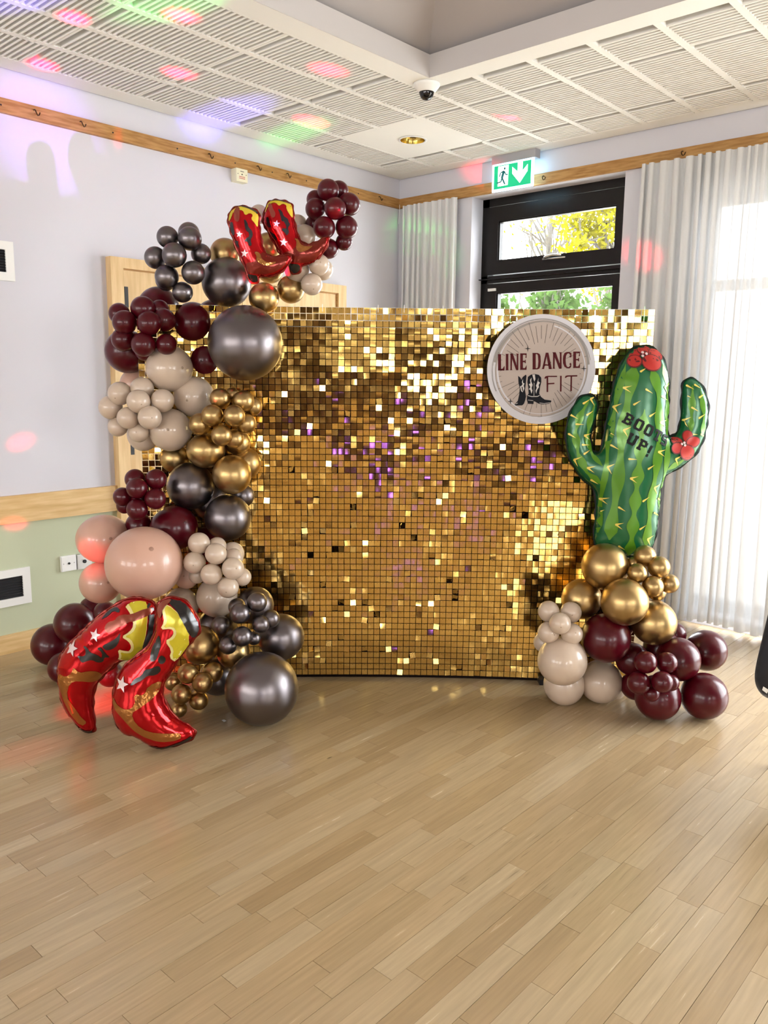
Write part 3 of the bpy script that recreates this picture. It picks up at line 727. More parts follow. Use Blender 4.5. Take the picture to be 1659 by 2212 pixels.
# ------------------------------------------------------------------ 2-D shape tools (foil balloons, sign print)
def densify(pts, step, closed=True):
    out = []; n = len(pts)
    for i in range(n if closed else n - 1):
        a_, b_ = np.array(pts[i]), np.array(pts[(i + 1) % n]); k = max(1, int(np.linalg.norm(b_ - a_) / step))
        for j in range(k): out.append(tuple(a_ + (b_ - a_) * j / k))
    return out
def smooth_closed(pts, step, rounds=2):
    p = np.array(pts, float)
    for _ in range(rounds):                              # Chaikin corner cutting
        q = 0.75 * p + 0.25 * np.roll(p, -1, 0); r = 0.25 * p + 0.75 * np.roll(p, -1, 0)
        p = np.empty((len(q) * 2, 2)); p[0::2] = q; p[1::2] = r
    return densify([tuple(a_) for a_ in p], step)
def inside(poly, X, Y):
    poly = np.array(poly); r = np.zeros(X.shape, bool); n = len(poly)
    x1, y1 = poly[-1]
    for x2, y2 in poly:
        c = ((y1 > Y) != (y2 > Y))
        with np.errstate(divide='ignore', invalid='ignore'):
            xi = (x2 - x1) * (Y - y1) / ((y2 - y1) if y2 != y1 else 1e-12) + x1
        r ^= c & (X < xi); x1, y1 = x2, y2
    return r
class Inflated:
    """puffed-up foil shape: height = sqrt of the solution of a Poisson problem over the outline"""
    def __init__(s, outline, thick, res=110, pucker=0.10, pfreq=260.0, cap=None):
        s.out = outline; p = np.array(outline); s.lo = p.min(0) - 0.01; hi = p.max(0) + 0.01
        s.h = float((hi - s.lo).max() / res); nx_, ny_ = [int(k) + 2 for k in (hi - s.lo) / s.h]
        X, Y = np.meshgrid(s.lo[0] + np.arange(nx_) * s.h, s.lo[1] + np.arange(ny_) * s.h, indexing='ij')
        msk = inside(outline, X, Y); u = np.zeros_like(X)
        I, J = np.indices(X.shape); red = ((I + J) % 2 == 0) & msk; blk = ((I + J) % 2 == 1) & msk
        for it in range(260):
            for sel in (red, blk):
                nb = np.zeros_like(u); nb[1:-1, 1:-1] = u[2:, 1:-1] + u[:-2, 1:-1] + u[1:-1, 2:] + u[1:-1, :-2]
                un = (nb + s.h * s.h) / 4; u[sel] = (u + 1.9 * (un - u))[sel]
            u[~msk] = 0; u[u < 0] = 0
        w = np.sqrt(u); s.k = thick / w.max(); 
        s.U = u; s.msk = msk; s.thick = thick; s.pucker = pucker; s.pf = pfreq
        seg = np.linalg.norm(p - np.roll(p, -1, 0), axis=1); s.arc = np.concatenate([[0], np.cumsum(seg)[:-1]]); s.p = p
    def H(s, pts):
        q = np.atleast_2d(np.array(pts, float)); g = (q - s.lo) / s.h
        i = np.clip(g[:, 0].astype(int), 0, s.U.shape[0] - 2); j = np.clip(g[:, 1].astype(int), 0, s.U.shape[1] - 2)
        fx, fy = g[:, 0] - i, g[:, 1] - j
        u = s.U[i, j] * (1 - fx) * (1 - fy) + s.U[i + 1, j] * fx * (1 - fy) + s.U[i, j + 1] * (1 - fx) * fy + s.U[i + 1, j + 1] * fx * fy
        hgt = np.sqrt(np.maximum(u, 0)) * s.k
        if s.pucker:
            d2 = ((q[:, None, :] - s.p[None, ::2, :]) ** 2).sum(2); k = d2.argmin(1); d = np.sqrt(d2[np.arange(len(q)), k]); ar = s.arc[::2][k]
            hgt = hgt * (1 + s.pucker * np.sin(ar * s.pf + 1.5 * np.sin(ar * 61)) * np.exp(-d / (0.35 * s.thick)))
        return hgt
class Frame:
    """vertical plane through P facing the camera; maps photo pixels <-> metres on the plane"""
    def __init__(s, Pt, yaw=0.0):
        n = FWD.copy(); n.z = 0; n.normalize(); n = Matrix.Rotation(yaw, 3, 'Z') @ n
        s.P, s.n = Vector(Pt), n; s.u = Vector((n.y, -n.x, 0)); s.v = Vector((0, 0, 1))
    def px(s, x, y):
        q = on_plane(x, y, s.P, s.n) - s.P; return (q.dot(s.u), q.dot(s.v))
    def w(s, a_, b_, d): return s.P + s.u * a_ + s.v * b_ - s.n * d
def tri(outline, step, margin=0.6):
    p = np.array(outline); lo, hi = p.min(0), p.max(0); pts = [Vector(q) for q in outline]; n = len(pts)
    xs_ = np.arange(lo[0] + step / 2, hi[0], step); ys_ = np.arange(lo[1] + step / 2, hi[1], step)
    if len(xs_) and len(ys_):
        X, Y = np.meshgrid(xs_, ys_); X = X + (np.arange(len(ys_)) % 2)[:, None] * step / 2
        ok = inside(outline, X, Y)
        c = np.stack([X[ok], Y[ok]], 1)
        if len(c):
            d = np.sqrt(((c[:, None, :] - p[None, :, :]) ** 2).sum(2)).min(1); c = c[d > margin * step]
            pts += [Vector(q) for q in c]
    r = delaunay_2d_cdt(pts, [(i, (i + 1) % n) for i in range(n)], [list(range(n))], 1, 1e-6)
    return [(v.x, v.y) for v in r[0]], [tuple(f) for f in r[2]], n
def foil_body(name, fr, inf, m_, parent, step):
    V2, F2, n = tri(inf.out, step); H = inf.H(V2)
    # boundary vertices lie on the outline
    pset = {(round(a_[0], 5), round(a_[1], 5)) for a_ in inf.out}
    me_ = MB(); idx_b = {}
    for k, (a_, b_) in enumerate(V2):
        onb = (round(a_, 5), round(b_, 5)) in pset
        me_.v.append(tuple(fr.w(a_, b_, 0.0 if onb else max(H[k], 0.0006))))
    nb = len(me_.v)
    for k, (a_, b_) in enumerate(V2):
        onb = (round(a_, 5), round(b_, 5)) in pset
        if onb: idx_b[k] = k
        else:
            idx_b[k] = len(me_.v); me_.v.append(tuple(fr.w(a_, b_, -max(H[k], 0.0006))))
    for f in F2:
        me_.f.append(tuple(f)); me_.f.append(tuple(idx_b[i] for i in reversed(f)))
    return me_.build(name, m_, parent, smooth=True)
def seam(name, fr, outline, width, m_, parent):
    p = np.array(outline); t = np.roll(p, -1, 0) - np.roll(p, 1, 0); t /= np.linalg.norm(t, axis=1)[:, None] + 1e-9
    ar = 0.5 * np.sum(p[:, 0] * np.roll(p[:, 1], -1) - np.roll(p[:, 0], -1) * p[:, 1]); sgn = 1 if ar > 0 else -1
    nn = np.stack([t[:, 1], -t[:, 0]], 1) * sgn
    me_ = MB(); n = len(p)
    for k in range(n):
        w_ = width * (0.75 + 0.35 * math.sin(k * 1.1) + 0.2 * math.sin(k * 0.37))
        a_ = p[k] - nn[k] * 0.002; b_ = p[k] + nn[k] * w_
        dz = 0.0012 * math.sin(k * 1.7)
        me_.v += [tuple(fr.w(a_[0], a_[1], 0.0008)), tuple(fr.w(b_[0], b_[1], dz + 0.0005)), tuple(fr.w(b_[0], b_[1], dz - 0.0005)), tuple(fr.w(a_[0], a_[1], -0.0008))]
    for k in range(n):
        q = (k + 1) % n
        for j in range(3): me_.f.append((4 * k + j, 4 * q + j, 4 * q + j + 1, 4 * k + j + 1))
    return me_.build(name, m_, parent, smooth=True)
def decal(name, fr, inf, poly, m_, parent, lift=0.0014, step=0.010, smooth_r=1, merge=None):
    """print draped over the puffed surface"""
    o2 = smooth_closed(poly, step * 0.8, smooth_r) if smooth_r else densify(poly, step * 0.8)
    try:
        V2, F2, n = tri(o2, step)
    except Exception:
        return None
    ins = inside(inf.out, np.array([a_[0] for a_ in V2]), np.array([a_[1] for a_ in V2]))
    H = inf.H(V2)
    me_ = merge or MB(); b = len(me_.v)
    me_.v += [tuple(fr.w(a_[0], a_[1], H[k] + lift)) for k, a_ in enumerate(V2)]
    me_.f += [tuple(b + i for i in f) for f in F2 if all(ins[i] for i in f)]
    if merge is None: return me_.build(name, m_, parent, smooth=True)
def ellipse(cx_, cy_, rx, ry, rot=0, n=20):
    c, s_ = math.cos(rot), math.sin(rot)
    return [(cx_ + rx * math.cos(2 * math.pi * k / n) * c - ry * math.sin(2 * math.pi * k / n) * s_, cy_ + rx * math.cos(2 * math.pi * k / n) * s_ + ry * math.sin(2 * math.pi * k / n) * c) for k in range(n)]
def star(cx_, cy_, R, rot=0.0, n=5, q=0.42):
    return [(cx_ + (R if k % 2 == 0 else R * q) * math.sin(math.pi * k / n + rot), cy_ - (R if k % 2 == 0 else R * q) * math.cos(math.pi * k / n + rot)) for k in range(2 * n)]

def foil(name, c, rough=0.16, metal=0.45, crinkle=0.12):
    m = mat(name, c, rough, metal=metal, spec=0.7); 
    add_noise_bump(m, 38, crinkle, 0.004, detail=2)
    return m
M['foil_red'] = foil('foil_red', lin(184, 10, 18), 0.12, 0.7)
M['foil_brown'] = foil('foil_redbrown', lin(122, 34, 20), 0.2, 0.6, 0.4)
M['foil_gold'] = foil('foil_bronze_tooling', lin(190, 128, 70), 0.16, 0.9, 0.9)
M['foil_yellow'] = foil('foil_yellow', lin(206, 190, 44), 0.25, 0.3)
M['foil_cream'] = foil('foil_cream_edge', lin(226, 214, 140), 0.3, 0.2)
M['foil_black'] = foil('foil_black', lin(14, 10, 9), 0.25, 0.0)
M['foil_strap'] = foil('foil_strap_brown', lin(140, 64, 44), 0.2, 0.4)
M['foil_white'] = foil('foil_star_white', lin(226, 206, 206), 0.3, 0.2)
M['foil_green'] = foil('foil_dark_green', lin(20, 98, 56), 0.24, 0.2, 0.05)
M['foil_lime'] = foil('foil_lime_green', lin(86, 142, 30), 0.24, 0.2, 0.05)
M['foil_spine'] = foil('foil_spine_yellow', lin(228, 206, 92), 0.3, 0.1, 0.02)
M['foil_flower'] = foil('foil_flower_red', lin(176, 36, 28), 0.3, 0.1, 0.03)
M['foil_maroon'] = foil('foil_outline_maroon', lin(92, 20, 24), 0.3, 0.2, 0.03)
M['ink'] = mat('vinyl_black', lin(10, 12, 10), 0.5, spec=0.25)

def boot(name, label, group, crop, fr, outline, thick, parts, yaw_lift=0.0, step=0.012):
    ox, oy, sc = crop
    cv = lambda pts: [fr.px(ox + x / sc, oy + y / sc) for x, y in pts]
    t = thing(name, label, 'foil balloon', tuple(fr.P), group)
    out2 = smooth_closed(cv(outline), 0.008, 2)
    inf = Inflated(out2, thick)
    foil_body('foil_body', fr, inf, M['foil_red'], t, step)
    seam('seam', fr, out2, 0.006, M['foil_brown'], t)
    last_edge = None
    for k, (pname, mname, poly, lift) in enumerate(parts):
        if pname == 'star':
            cx_, cy_, R = poly; q = star(cx_, cy_, R, 0.15); decal(pname, fr, inf, cv(q), M[mname], t, lift, 0.006, 0)
        else:
            o = decal(pname, fr, inf, cv(poly), M[mname], (last_edge if pname in ('yellow_cuff', 'cuff_rim') and last_edge else t), lift, 0.009, 1)
            if pname == 'cuff_edge': last_edge = o
            if pname == 'yellow_cuff' and last_edge is None: last_edge = o
    return t, inf

# ---- big boots on the floor
cropB = (100, 1270, 4.74)
PB = on_floor(100 + 1190 / 4.74, 1270 + 1640 / 4.74); frB = Frame(PB)
outB = [(1160, 130), (1290, 85), (1420, 120), (1510, 220), (1585, 380), (1565, 470), (1500, 530), (1345, 735), (1310, 810), (1240, 900), (1195, 1010), (1192, 1090), (1230, 1200), (1290, 1290), (1370, 1360), (1470, 1405), (1530, 1465), (1520, 1520), (1450, 1575), (1330, 1615), (1190, 1640), (1080, 1615), (1000, 1560), (950, 1500), (880, 1510), (790, 1470), (725, 1400), (690, 1310), (678, 1200), (690, 1060), (712, 960), (755, 850), (830, 760), (930, 690), (1040, 600), (1110, 480), (1130, 330), (1130, 220)]
partsB = [
    ('tooled_vamp', 'foil_gold', [(712, 1060), (800, 1140), (900, 1165), (980, 1110), (965, 1000), (1060, 1025), (1100, 930), (1215, 900), (1190, 1000), (1150, 1060), (1010, 1150), (940, 1190), (980, 1300), (1100, 1390), (1300, 1430), (1410, 1440), (1400, 1510), (1200, 1510), (1000, 1420), (850, 1260), (730, 1160)], 0.0014),
    ('cuff_edge', 'foil_cream', [(1205, 170), (1270, 130), (1410, 240), (1520, 505), (1345, 745), (1300, 660), (1325, 585), (1262, 485), (1325, 455), (1355, 400), (1325, 362), (1205, 380), (1250, 300), (1230, 230)], 0.0016),
    ('yellow_cuff', 'foil_yellow', [(1240, 180), (1275, 140), (1410, 245), (1518, 500), (1352, 728), (1325, 660), (1350, 580), (1295, 492), (1350, 470), (1385, 400), (1345, 340), (1240, 360), (1285, 300), (1262, 230)], 0.0028),
    ('cuff_rim', 'foil_black', [(1265, 90), (1420, 125), (1505, 225), (1582, 380), (1560, 465), (1522, 500), (1450, 330), (1370, 195), (1280, 125)], 0.0034),
    ('pull_strap', 'foil_strap', [(1150, 175), (1200, 115), (1290, 95), (1300, 112), (1225, 172), (1212, 262), (1182, 272)], 0.0042),
    ('flourish', 'foil_black', [(920, 915), (960, 860), (1030, 830), (1060, 770), (1120, 765), (1200, 730), (1222, 790), (1170, 835), (1090, 828), (1040, 872), (990, 893), (940, 925)], 0.0016),
    ('flourish', 'foil_black', [(1110, 590), (1165, 480), (1195, 430), (1222, 520), (1195, 620), (1165, 690), (1105, 700)], 0.0016),
    ('flourish', 'foil_black', ellipse(1228, 680, 36, 42), 0.0016),
    ('star', 'foil_white', (825, 925, 78), 0.0028),
    ('sole', 'foil_black', [(1050, 1570), (1250, 1582), (1400, 1535), (1525, 1478), (1520, 1515), (1400, 1570), (1250, 1602), (1100, 1602)], 0.0024),
    ('heel_patch', 'foil_black', [(690, 1300), (730, 1320), (790, 1430), (770, 1450), (725, 1395)], 0.002)]
boot('boot_balloon', 'large red foil cowboy boot balloon nearest the camera, toe pointing right on the floor', 'red foil boot balloons', cropB, frB, outB, 0.085, partsB)
PA = on_floor(100 + 430 / 4.74, 1270 + 1485 / 4.74); frA = Frame(PA)
outA = [(850, 95), (1050, 110), (1130, 180), (1120, 400), (1060, 640), (990, 730), (800, 720), (730, 770), (640, 850), (560, 930), (505, 1000), (482, 1100), (480, 1200), (492, 1300), (508, 1420), (490, 1472), (430, 1485), (350, 1440), (280, 1355), (210, 1260), (165, 1180), (135, 1060), (122, 900), (125, 740), (170, 640), (260, 540), (380, 430), (500, 310), (620, 220), (740, 150)]
partsA = [
    ('tooled_vamp', 'foil_gold', [(170, 830), (270, 850), (335, 800), (350, 740), (410, 800), (500, 782), (585, 795), (612, 860), (555, 925), (400, 880), (310, 905), (262, 1050), (330, 1150), (400, 1280), (450, 1345), (390, 1380), (290, 1250), (210, 1070), (160, 900)], 0.0014),
    ('cuff_edge', 'foil_cream', [(835, 150), (950, 110), (1060, 130), (1075, 270), (1060, 430), (1025, 570), (985, 725), (890, 724), (775, 690), (805, 640), (800, 560), (860, 582), (905, 590), (930, 540), (905, 480), (835, 432), (915, 390), (952, 330), (932, 255), (890, 195)], 0.0016),
    ('yellow_cuff', 'foil_yellow', [(865, 130), (960, 110), (1060, 130), (1072, 270), (1058, 430), (1022, 570), (985, 725), (900, 722), (800, 690), (828, 640), (822, 590), (870, 612), (930, 606), (958, 540), (930, 462), (868, 430), (945, 400), (982, 330), (962, 245), (915, 175)], 0.0028),
    ('cuff_rim', 'foil_black', [(1045, 120), (1128, 182), (1118, 400), (1058, 640), (995, 728), (1030, 560), (1078, 400), (1090, 270)], 0.0036),
    ('pull_strap', 'foil_strap', [(665, 330), (700, 290), (760, 280), (785, 240), (850, 220), (900, 228), (1060, 175), (1108, 190), (1108, 238), (960, 290), (900, 290), (870, 320), (800, 340), (760, 372), (700, 396), (665, 372)], 0.0046),
    ('flourish', 'foil_black', [(650, 520), (720, 485), (790, 445), (828, 385), (822, 470), (780, 542), (700, 572), (660, 548)], 0.0016),
    ('flourish', 'foil_black', [(385, 630), (470, 632), (482, 575), (440, 530), (492, 542), (522, 590), (600, 612), (640, 655), (648, 590), (590, 545), (640, 535), (672, 590), (720, 650), (662, 642), (650, 692), (600, 700), (540, 662), (480, 682), (440, 695), (410, 652)], 0.0016),
    ('flourish', 'foil_black', [(600, 292), (650, 215), (740, 165), (800, 185), (790, 215), (722, 198), (672, 252), (620, 278)], 0.0016),
    ('star', 'foil_white', (565, 425, 64), 0.0028), ('star', 'foil_white', (312, 575, 74), 0.0028),
    ('sole', 'foil_black', [(290, 1345), (350, 1400), (440, 1450), (500, 1440), (492, 1468), (430, 1480), (350, 1436)], 0.002)]
boot('boot_balloon', 'large red foil cowboy boot balloon at far left, toe pointing down', 'red foil boot balloons', cropB, frA, outA, 0.085, partsA)
# ---- small boots on the arch
cropS = (480, 400, 5.925)
frC = Frame(at(560, 540, 3.40))
outC = [(75, 440), (95, 360), (140, 300), (220, 258), (330, 278), (430, 318), (482, 370), (474, 470), (484, 560), (500, 680), (512, 780), (540, 845), (590, 900), (680, 920), (780, 902), (870, 893), (892, 930), (850, 1020), (760, 1110), (650, 1160), (560, 1175), (475, 1160), (465, 1240), (400, 1258), (345, 1220), (318, 1130), (280, 1020), (220, 900), (160, 760), (120, 640), (90, 540)]
partsC = [
    ('tooled_vamp', 'foil_brown', [(312, 1010), (380, 1005), (440, 990), (460, 930), (420, 870), (470, 860), (512, 900), (530, 860), (600, 905), (700, 925), (870, 905), (800, 1050), (640, 1140), (470, 1150), (360, 1140), (330, 1090)], 0.0014),
    ('tooled_vamp', 'foil_gold', [(455, 985), (462, 930), (430, 878), (470, 868), (506, 900), (520, 960), (600, 1010), (720, 985), (640, 1050), (540, 1040)], 0.0024),
    ('yellow_cuff', 'foil_yellow', [(90, 450), (110, 350), (165, 308), (240, 280), (330, 292), (430, 338), (472, 390), (468, 480), (465, 560), (430, 500), (385, 452), (410, 400), (370, 370), (312, 412), (282, 340), (210, 330), (150, 362), (128, 440), (95, 475)], 0.0016),
    ('cuff_rim', 'foil_black', [(225, 262), (330, 282), (430, 322), (478, 372), (470, 395), (420, 345), (320, 300), (240, 282)], 0.0026),
    ('pull_strap', 'foil_strap', [(165, 330), (200, 288), (236, 300), (242, 370), (246, 450), (222, 500), (180, 472), (163, 410)], 0.003),
    ('flourish', 'foil_black', [(108, 500), (150, 482), (162, 560), (178, 640), (150, 662), (120, 600)], 0.0016),
    ('flourish', 'foil_black', [(298, 450), (340, 490), (356, 560), (402, 600), (412, 670), (382, 720), (402, 790), (362, 802), (350, 742), (300, 742), (330, 700), (370, 680), (360, 622), (330, 612), (308, 540)], 0.0016),
    ('flourish', 'foil_black', [(170, 720), (230, 735), (215, 760), (240, 820), (205, 800)], 0.0016),
    ('star', 'foil_white', (240, 650, 46), 0.0026), ('star', 'foil_white', (303, 890, 54), 0.0026),
    ('heel_patch', 'foil_black', [(325, 1140), (400, 1160), (462, 1165), (460, 1235), (400, 1252), (350, 1216)], 0.0018)]
boot('boot_balloon', 'small red foil cowboy boot balloon on the arch, left of the pair', 'red foil boot balloons', cropS, frC, outC, 0.042, partsC, step=0.009)
frD = Frame(at(640, 510, 3.47))
outD = [(520, 450), (545, 330), (590, 220), (640, 188), (720, 188), (800, 204), (880, 235), (912, 290), (916, 400), (924, 470), (950, 590), (982, 680), (1040, 740), (1120, 760), (1200, 732), (1290, 690), (1352, 653), (1372, 690), (1330, 800), (1250, 920), (1150, 1000), (1020, 1022), (1005, 1100), (930, 1148), (865, 1100), (850, 1000), (750, 890), (690, 780), (620, 660), (560, 560), (525, 500)]
partsD = [
    ('tooled_vamp', 'foil_brown', [(770, 880), (880, 860), (960, 810), (960, 730), (920, 692), (980, 695), (1040, 752), (1120, 772), (1345, 668), (1320, 800), (1240, 915), (1150, 990), (1000, 1010), (860, 990)], 0.0014),
    ('tooled_vamp', 'foil_gold', [(955, 830), (966, 732), (930, 698), (982, 702), (1012, 775), (1080, 800), (1180, 780), (1100, 850), (1000, 880)], 0.0024),
    ('yellow_cuff', 'foil_yellow', [(552, 350), (580, 250), (630, 205), (720, 203), (830, 218), (890, 250), (907, 330), (912, 440), (872, 392), (832, 322), (832, 270), (780, 250), (740, 290), (700, 240), (640, 240), (592, 282), (562, 362)], 0.0016),
    ('cuff_rim', 'foil_black', [(600, 215), (645, 192), (720, 192), (800, 208), (880, 240), (870, 250), (790, 222), (710, 206), (640, 210)], 0.0026),
    ('pull_strap', 'foil_strap', [(592, 250), (640, 245), (668, 330), (700, 380), (692, 432), (652, 442), (630, 380), (605, 330)], 0.003),
    ('flourish', 'foil_black', [(570, 430), (602, 420), (622, 490), (642, 560), (602, 562), (580, 500)], 0.0016),
    ('flourish', 'foil_black', [(722, 318), (780, 350), (800, 420), (856, 450), (862, 490), (882, 520), (852, 570), (872, 620), (842, 672), (820, 630), (770, 590), (800, 572), (840, 580), (830, 530), (800, 482), (778, 490), (758, 400)], 0.0016),
    ('flourish', 'foil_black', [(608, 600), (680, 640), (722, 712), (690, 722), (640, 652)], 0.0016),
    ('star', 'foil_white', (712, 517, 46), 0.0026), ('star', 'foil_white', (801, 752, 56), 0.0026),
    ('heel_patch', 'foil_black', [(855, 1010), (930, 1020), (1002, 1028), (1000, 1095), (930, 1140), (870, 1096)], 0.0018)]
boot('boot_balloon', 'small red foil cowboy boot balloon on the arch, right of the pair', 'red foil boot balloons', cropS, frD, outD, 0.042, partsD, step=0.009)

# ------------------------------------------------------------------ cactus
frK = Frame(at(1345, 1205, 3.60)); cropK = (1020, 650, 3.0722)
ck = lambda pts: [frK.px(cropK[0] + x / cropK[2], cropK[1] + y / cropK[2]) for x, y in pts]
outK = [(805, 1600), (860, 1680), (1010, 1705), (1160, 1680), (1208, 1600), (1225, 1500), (1240, 1350), (1255, 1175), (1330, 1130), (1420, 1080), (1505, 990), (1555, 860), (1570, 700), (1545, 600), (1500, 528), (1440, 508), (1400, 535), (1393, 620), (1390, 720), (1378, 830), (1350, 890), (1312, 902), (1288, 880), (1294, 760), (1302, 620), (1300, 500), (1280, 400), (1230, 328), (1140, 292), (1060, 316), (1000, 388), (960, 480), (930, 620), (900, 750), (880, 880), (860, 985), (830, 1012), (793, 990), (778, 920), (800, 830), (832, 740), (830, 660), (792, 622), (730, 626), (678, 680), (638, 770), (622, 870), (630, 980), (664, 1090), (730, 1182), (818, 1248), (825, 1350), (812, 1500)]
kt = thing('cactus_balloon', 'large green foil cactus balloon with red flowers, standing on gold balloons', 'foil balloon', tuple(frK.P))
outK2 = smooth_closed(ck(outK), 0.010, 2)
infK = Inflated(outK2, 0.095, res=130, pucker=0.05, pfreq=330)
foil_body('foil_body', frK, infK, M['foil_green'], kt, 0.013)
seam('seam', frK, outK2, 0.008, M['ink'], kt)
def wavy(cl, w0, w1, per):
    """ribbon of varying width along a centre line in crop pixels"""
    p = densify(cl, 14, False) + [cl[-1]]; p = np.array(p); n = len(p); L_, R_ = [], []; s_ = 0
    for k in range(n):
        t = p[min(k + 1, n - 1)] - p[max(k - 1, 0)]; t = t / (np.linalg.norm(t) + 1e-9); nn = np.array([-t[1], t[0]])
        if k: s_ += np.linalg.norm(p[k] - p[k - 1])
        w_ = w0 + (w1 - w0) * (0.5 + 0.5 * math.sin(2 * math.pi * s_ / per)); e_ = min(1, k / 4, (n - 1 - k) / 4); w_ *= 0.15 + 0.85 * e_
        L_.append(tuple(p[k] + nn * w_)); R_.append(tuple(p[k] - nn * w_))
    return L_ + R_[::-1]
for cl, a_, b_, per in (([(1022, 1680), (1035, 1400), (1055, 1150), (1080, 900), (1106, 715)], 14, 42, 165), ([(888, 1570), (918, 1300), (955, 950), (1005, 650), (1055, 425)], 18, 40, 330), ([(1128, 1620), (1150, 1350), (1180, 1100), (1205, 850), (1205, 600), (1160, 440)], 14, 34, 260),
                        ([(822, 1530), (845, 1200), (880, 960), (945, 640), (1005, 420)], 8, 20, 300), ([(1222, 1380), (1250, 1100), (1272, 800), (1276, 560), (1245, 420)], 8, 22, 280),
                        ([(835, 1205), (745, 1130), (690, 1010), (672, 870), (705, 760), (765, 655)], 8, 26, 150), ([(838, 1085), (785, 1020), (752, 910), (770, 790), (805, 680)], 8, 22, 140),
                        ([(1262, 1110), (1360, 1060), (1430, 1000), (1475, 900)], 8, 24, 160), ([(1428, 870), (1438, 720), (1450, 560)], 8, 24, 150), ([(1508, 900), (1520, 760), (1500, 590)], 6, 20, 170)):
    decal('stripe', frK, infK, ck(wavy(cl, a_, b_, per)), M['foil_lime'], kt, 0.0016, 0.012, 0)
spn = [(1005, 575, 0), (1140, 585, 1), (945, 700, 2), (1060, 685, 3), (1160, 760, 3), (1235, 800, 0), (995, 850, 2), (920, 950, 1), (1215, 990, 0), (1020, 1035, 4), (890, 1090, 2), (1145, 1100, 3), (1030, 1160, 0), (1195, 1225, 2), (1115, 1310, 3), (855, 1305, 0), (960, 1350, 1), (1200, 1390, 1), (945, 1465, 0), (1100, 1495, 3), (1160, 1565, 2), (970, 1610, 1), (1110, 470, 3), (1275, 570, 2), (1250, 630, 1), (900, 860, 1),
       (800, 650, 2), (750, 680, 3), (670, 755, 1), (770, 755, 3), (700, 815, 4), (655, 880, 1), (755, 890, 0), (740, 950, 4), (690, 1050, 2), (770, 1100, 0), (715, 1145, 1), (795, 1180, 1), (750, 1010, 3), (1435, 560, 1), (1485, 555, 1), (1415, 615, 1), (1510, 640, 3), (1460, 705, 1), (1410, 790, 2), (1505, 775, 3), (1445, 880, 4), (1340, 1040, 2), (1520, 880, 1), (1230, 1300, 1), (835, 1400, 3)]
for (x, y, k) in spn:
    ang = {0: (0.65, -0.25), 1: (0.55,), 2: (1.1, -0.45), 3: (-0.55,), 4: (0.05,)}[k]
    for a_ in ang:
        dx, dy = math.cos(a_), math.sin(a_); l_ = 52; x0_ = x - 22
        decal('spine', frK, infK, ck([(x0_ + dy * 7, y - dx * 7), (x0_ + dx * l_, y + dy * l_), (x0_ - dy * 7, y + dx * 7), (x0_ - dx * 6, y - dy * 6)]), M['foil_spine'], kt, 0.0030, 0.02, 0)
def flower(pet, dots):
    for k, (cx_, cy_, rx, ry, ro) in enumerate(pet):
        pe = decal('petal', frK, infK, ck(ellipse(cx_, cy_ - 2, rx, ry, ro)), M['foil_flower'], kt, 0.0046 + 0.0007 * k, 0.010, 0)
        decal('petal_outline', frK, infK, ck(ellipse(cx_, cy_, rx + 6, ry + 7, ro)), M['foil_maroon'], pe, 0.0043 + 0.0007 * k, 0.010, 0)
    for (cx_, cy_, r) in dots:
        decal('stamen', frK, infK, ck(ellipse(cx_, cy_, r, r, 0, 12)), M['foil_white'], kt, 0.0092, 0.01, 0)
flower([(1060, 352, 40, 26, -0.3), (1125, 328, 40, 28, 0), (1198, 358, 48, 34, 0.5), (1056, 402, 42, 36, -0.4), (1165, 412, 62, 50, 0.2)], [(1110, 343, 9), (1134, 352, 9), (1108, 366, 9)])
flower([(1330, 925, 36, 22, 0.3), (1405, 897, 30, 38, 0.1), (1440, 932, 46, 32, -0.2), (1326, 970, 38, 32, -0.3), (1398, 1000, 50, 46, 0.6)], [(1360, 942, 8), (1377, 934, 8), (1380, 951, 8)])
# slab lettering (unit cell 0..1 x 0..1, y down)
def R_(x0, y0, x1, y1): return [(x0, y0), (x1, y0), (x1, y1), (x0, y1)]
SLAB = {
    'B': [R_(0, 0, .78, .2), R_(0, .8, .78, 1), R_(.1, .2, .36, .8), R_(.36, .4, .76, .6), R_(.68, .1, .98, .44), R_(.68, .56, .98, .92)],
    'O': [R_(.12, 0, .88, .2), R_(.12, .8, .88, 1), R_(.02, .12, .32, .88), R_(.68, .12, .98, .88)],
    'T': [R_(0, 0, 1, .22), R_(0, .22, .16, .42), R_(.84, .22, 1, .42), R_(.36, .22, .64, .8), R_(.2, .8, .8, 1)],
    'S': [R_(.08, 0, .98, .2), R_(.02, .1, .3, .5), R_(.12, .4, .9, .6), R_(.7, .5, .98, .9), R_(.02, .8, .9, 1)],
    'U': [R_(0, 0, .4, .2), R_(.6, 0, 1, .2), R_(.06, .2, .34, .86), R_(.66, .2, .94, .86), R_(.14, .78, .86, 1)],
    'P': [R_(0, 0, .8, .2), R_(.1, .2, .38, .8), R_(.36, .42, .82, .6), R_(.68, .1, .98, .52), R_(0, .8, .5, 1)],
    '!': [R_(.3, 0, .75, .66), R_(.32, .76, .72, 1)]}
def slab_text(chars):
    for (ch, cx_, cy_, w, h, ro) in chars:
        ml = MB(); c, s_ = math.cos(ro), math.sin(ro)
        for poly in SLAB[ch]:
            q = [((x - .5) * w, (y - .5) * h) for x, y in poly]
            decal('', frK, infK, ck([(cx_ + x * c - y * s_, cy_ + x * s_ + y * c) for x, y in q]), None, None, 0.0040, 0.008, 0, merge=ml)
        ml.build('letter', M['ink'], kt)['label'] = 'black slab exclamation mark' if ch == '!' else 'black slab letter ' + ch
a_ = 0.50
slab_text([('B', 1002, 780, 58, 74, a_), ('O', 1066, 815, 60, 74, a_), ('O', 1130, 850, 60, 74, a_), ('T', 1190, 885, 56, 74, a_), ('S', 1240, 915, 44, 74, a_)])
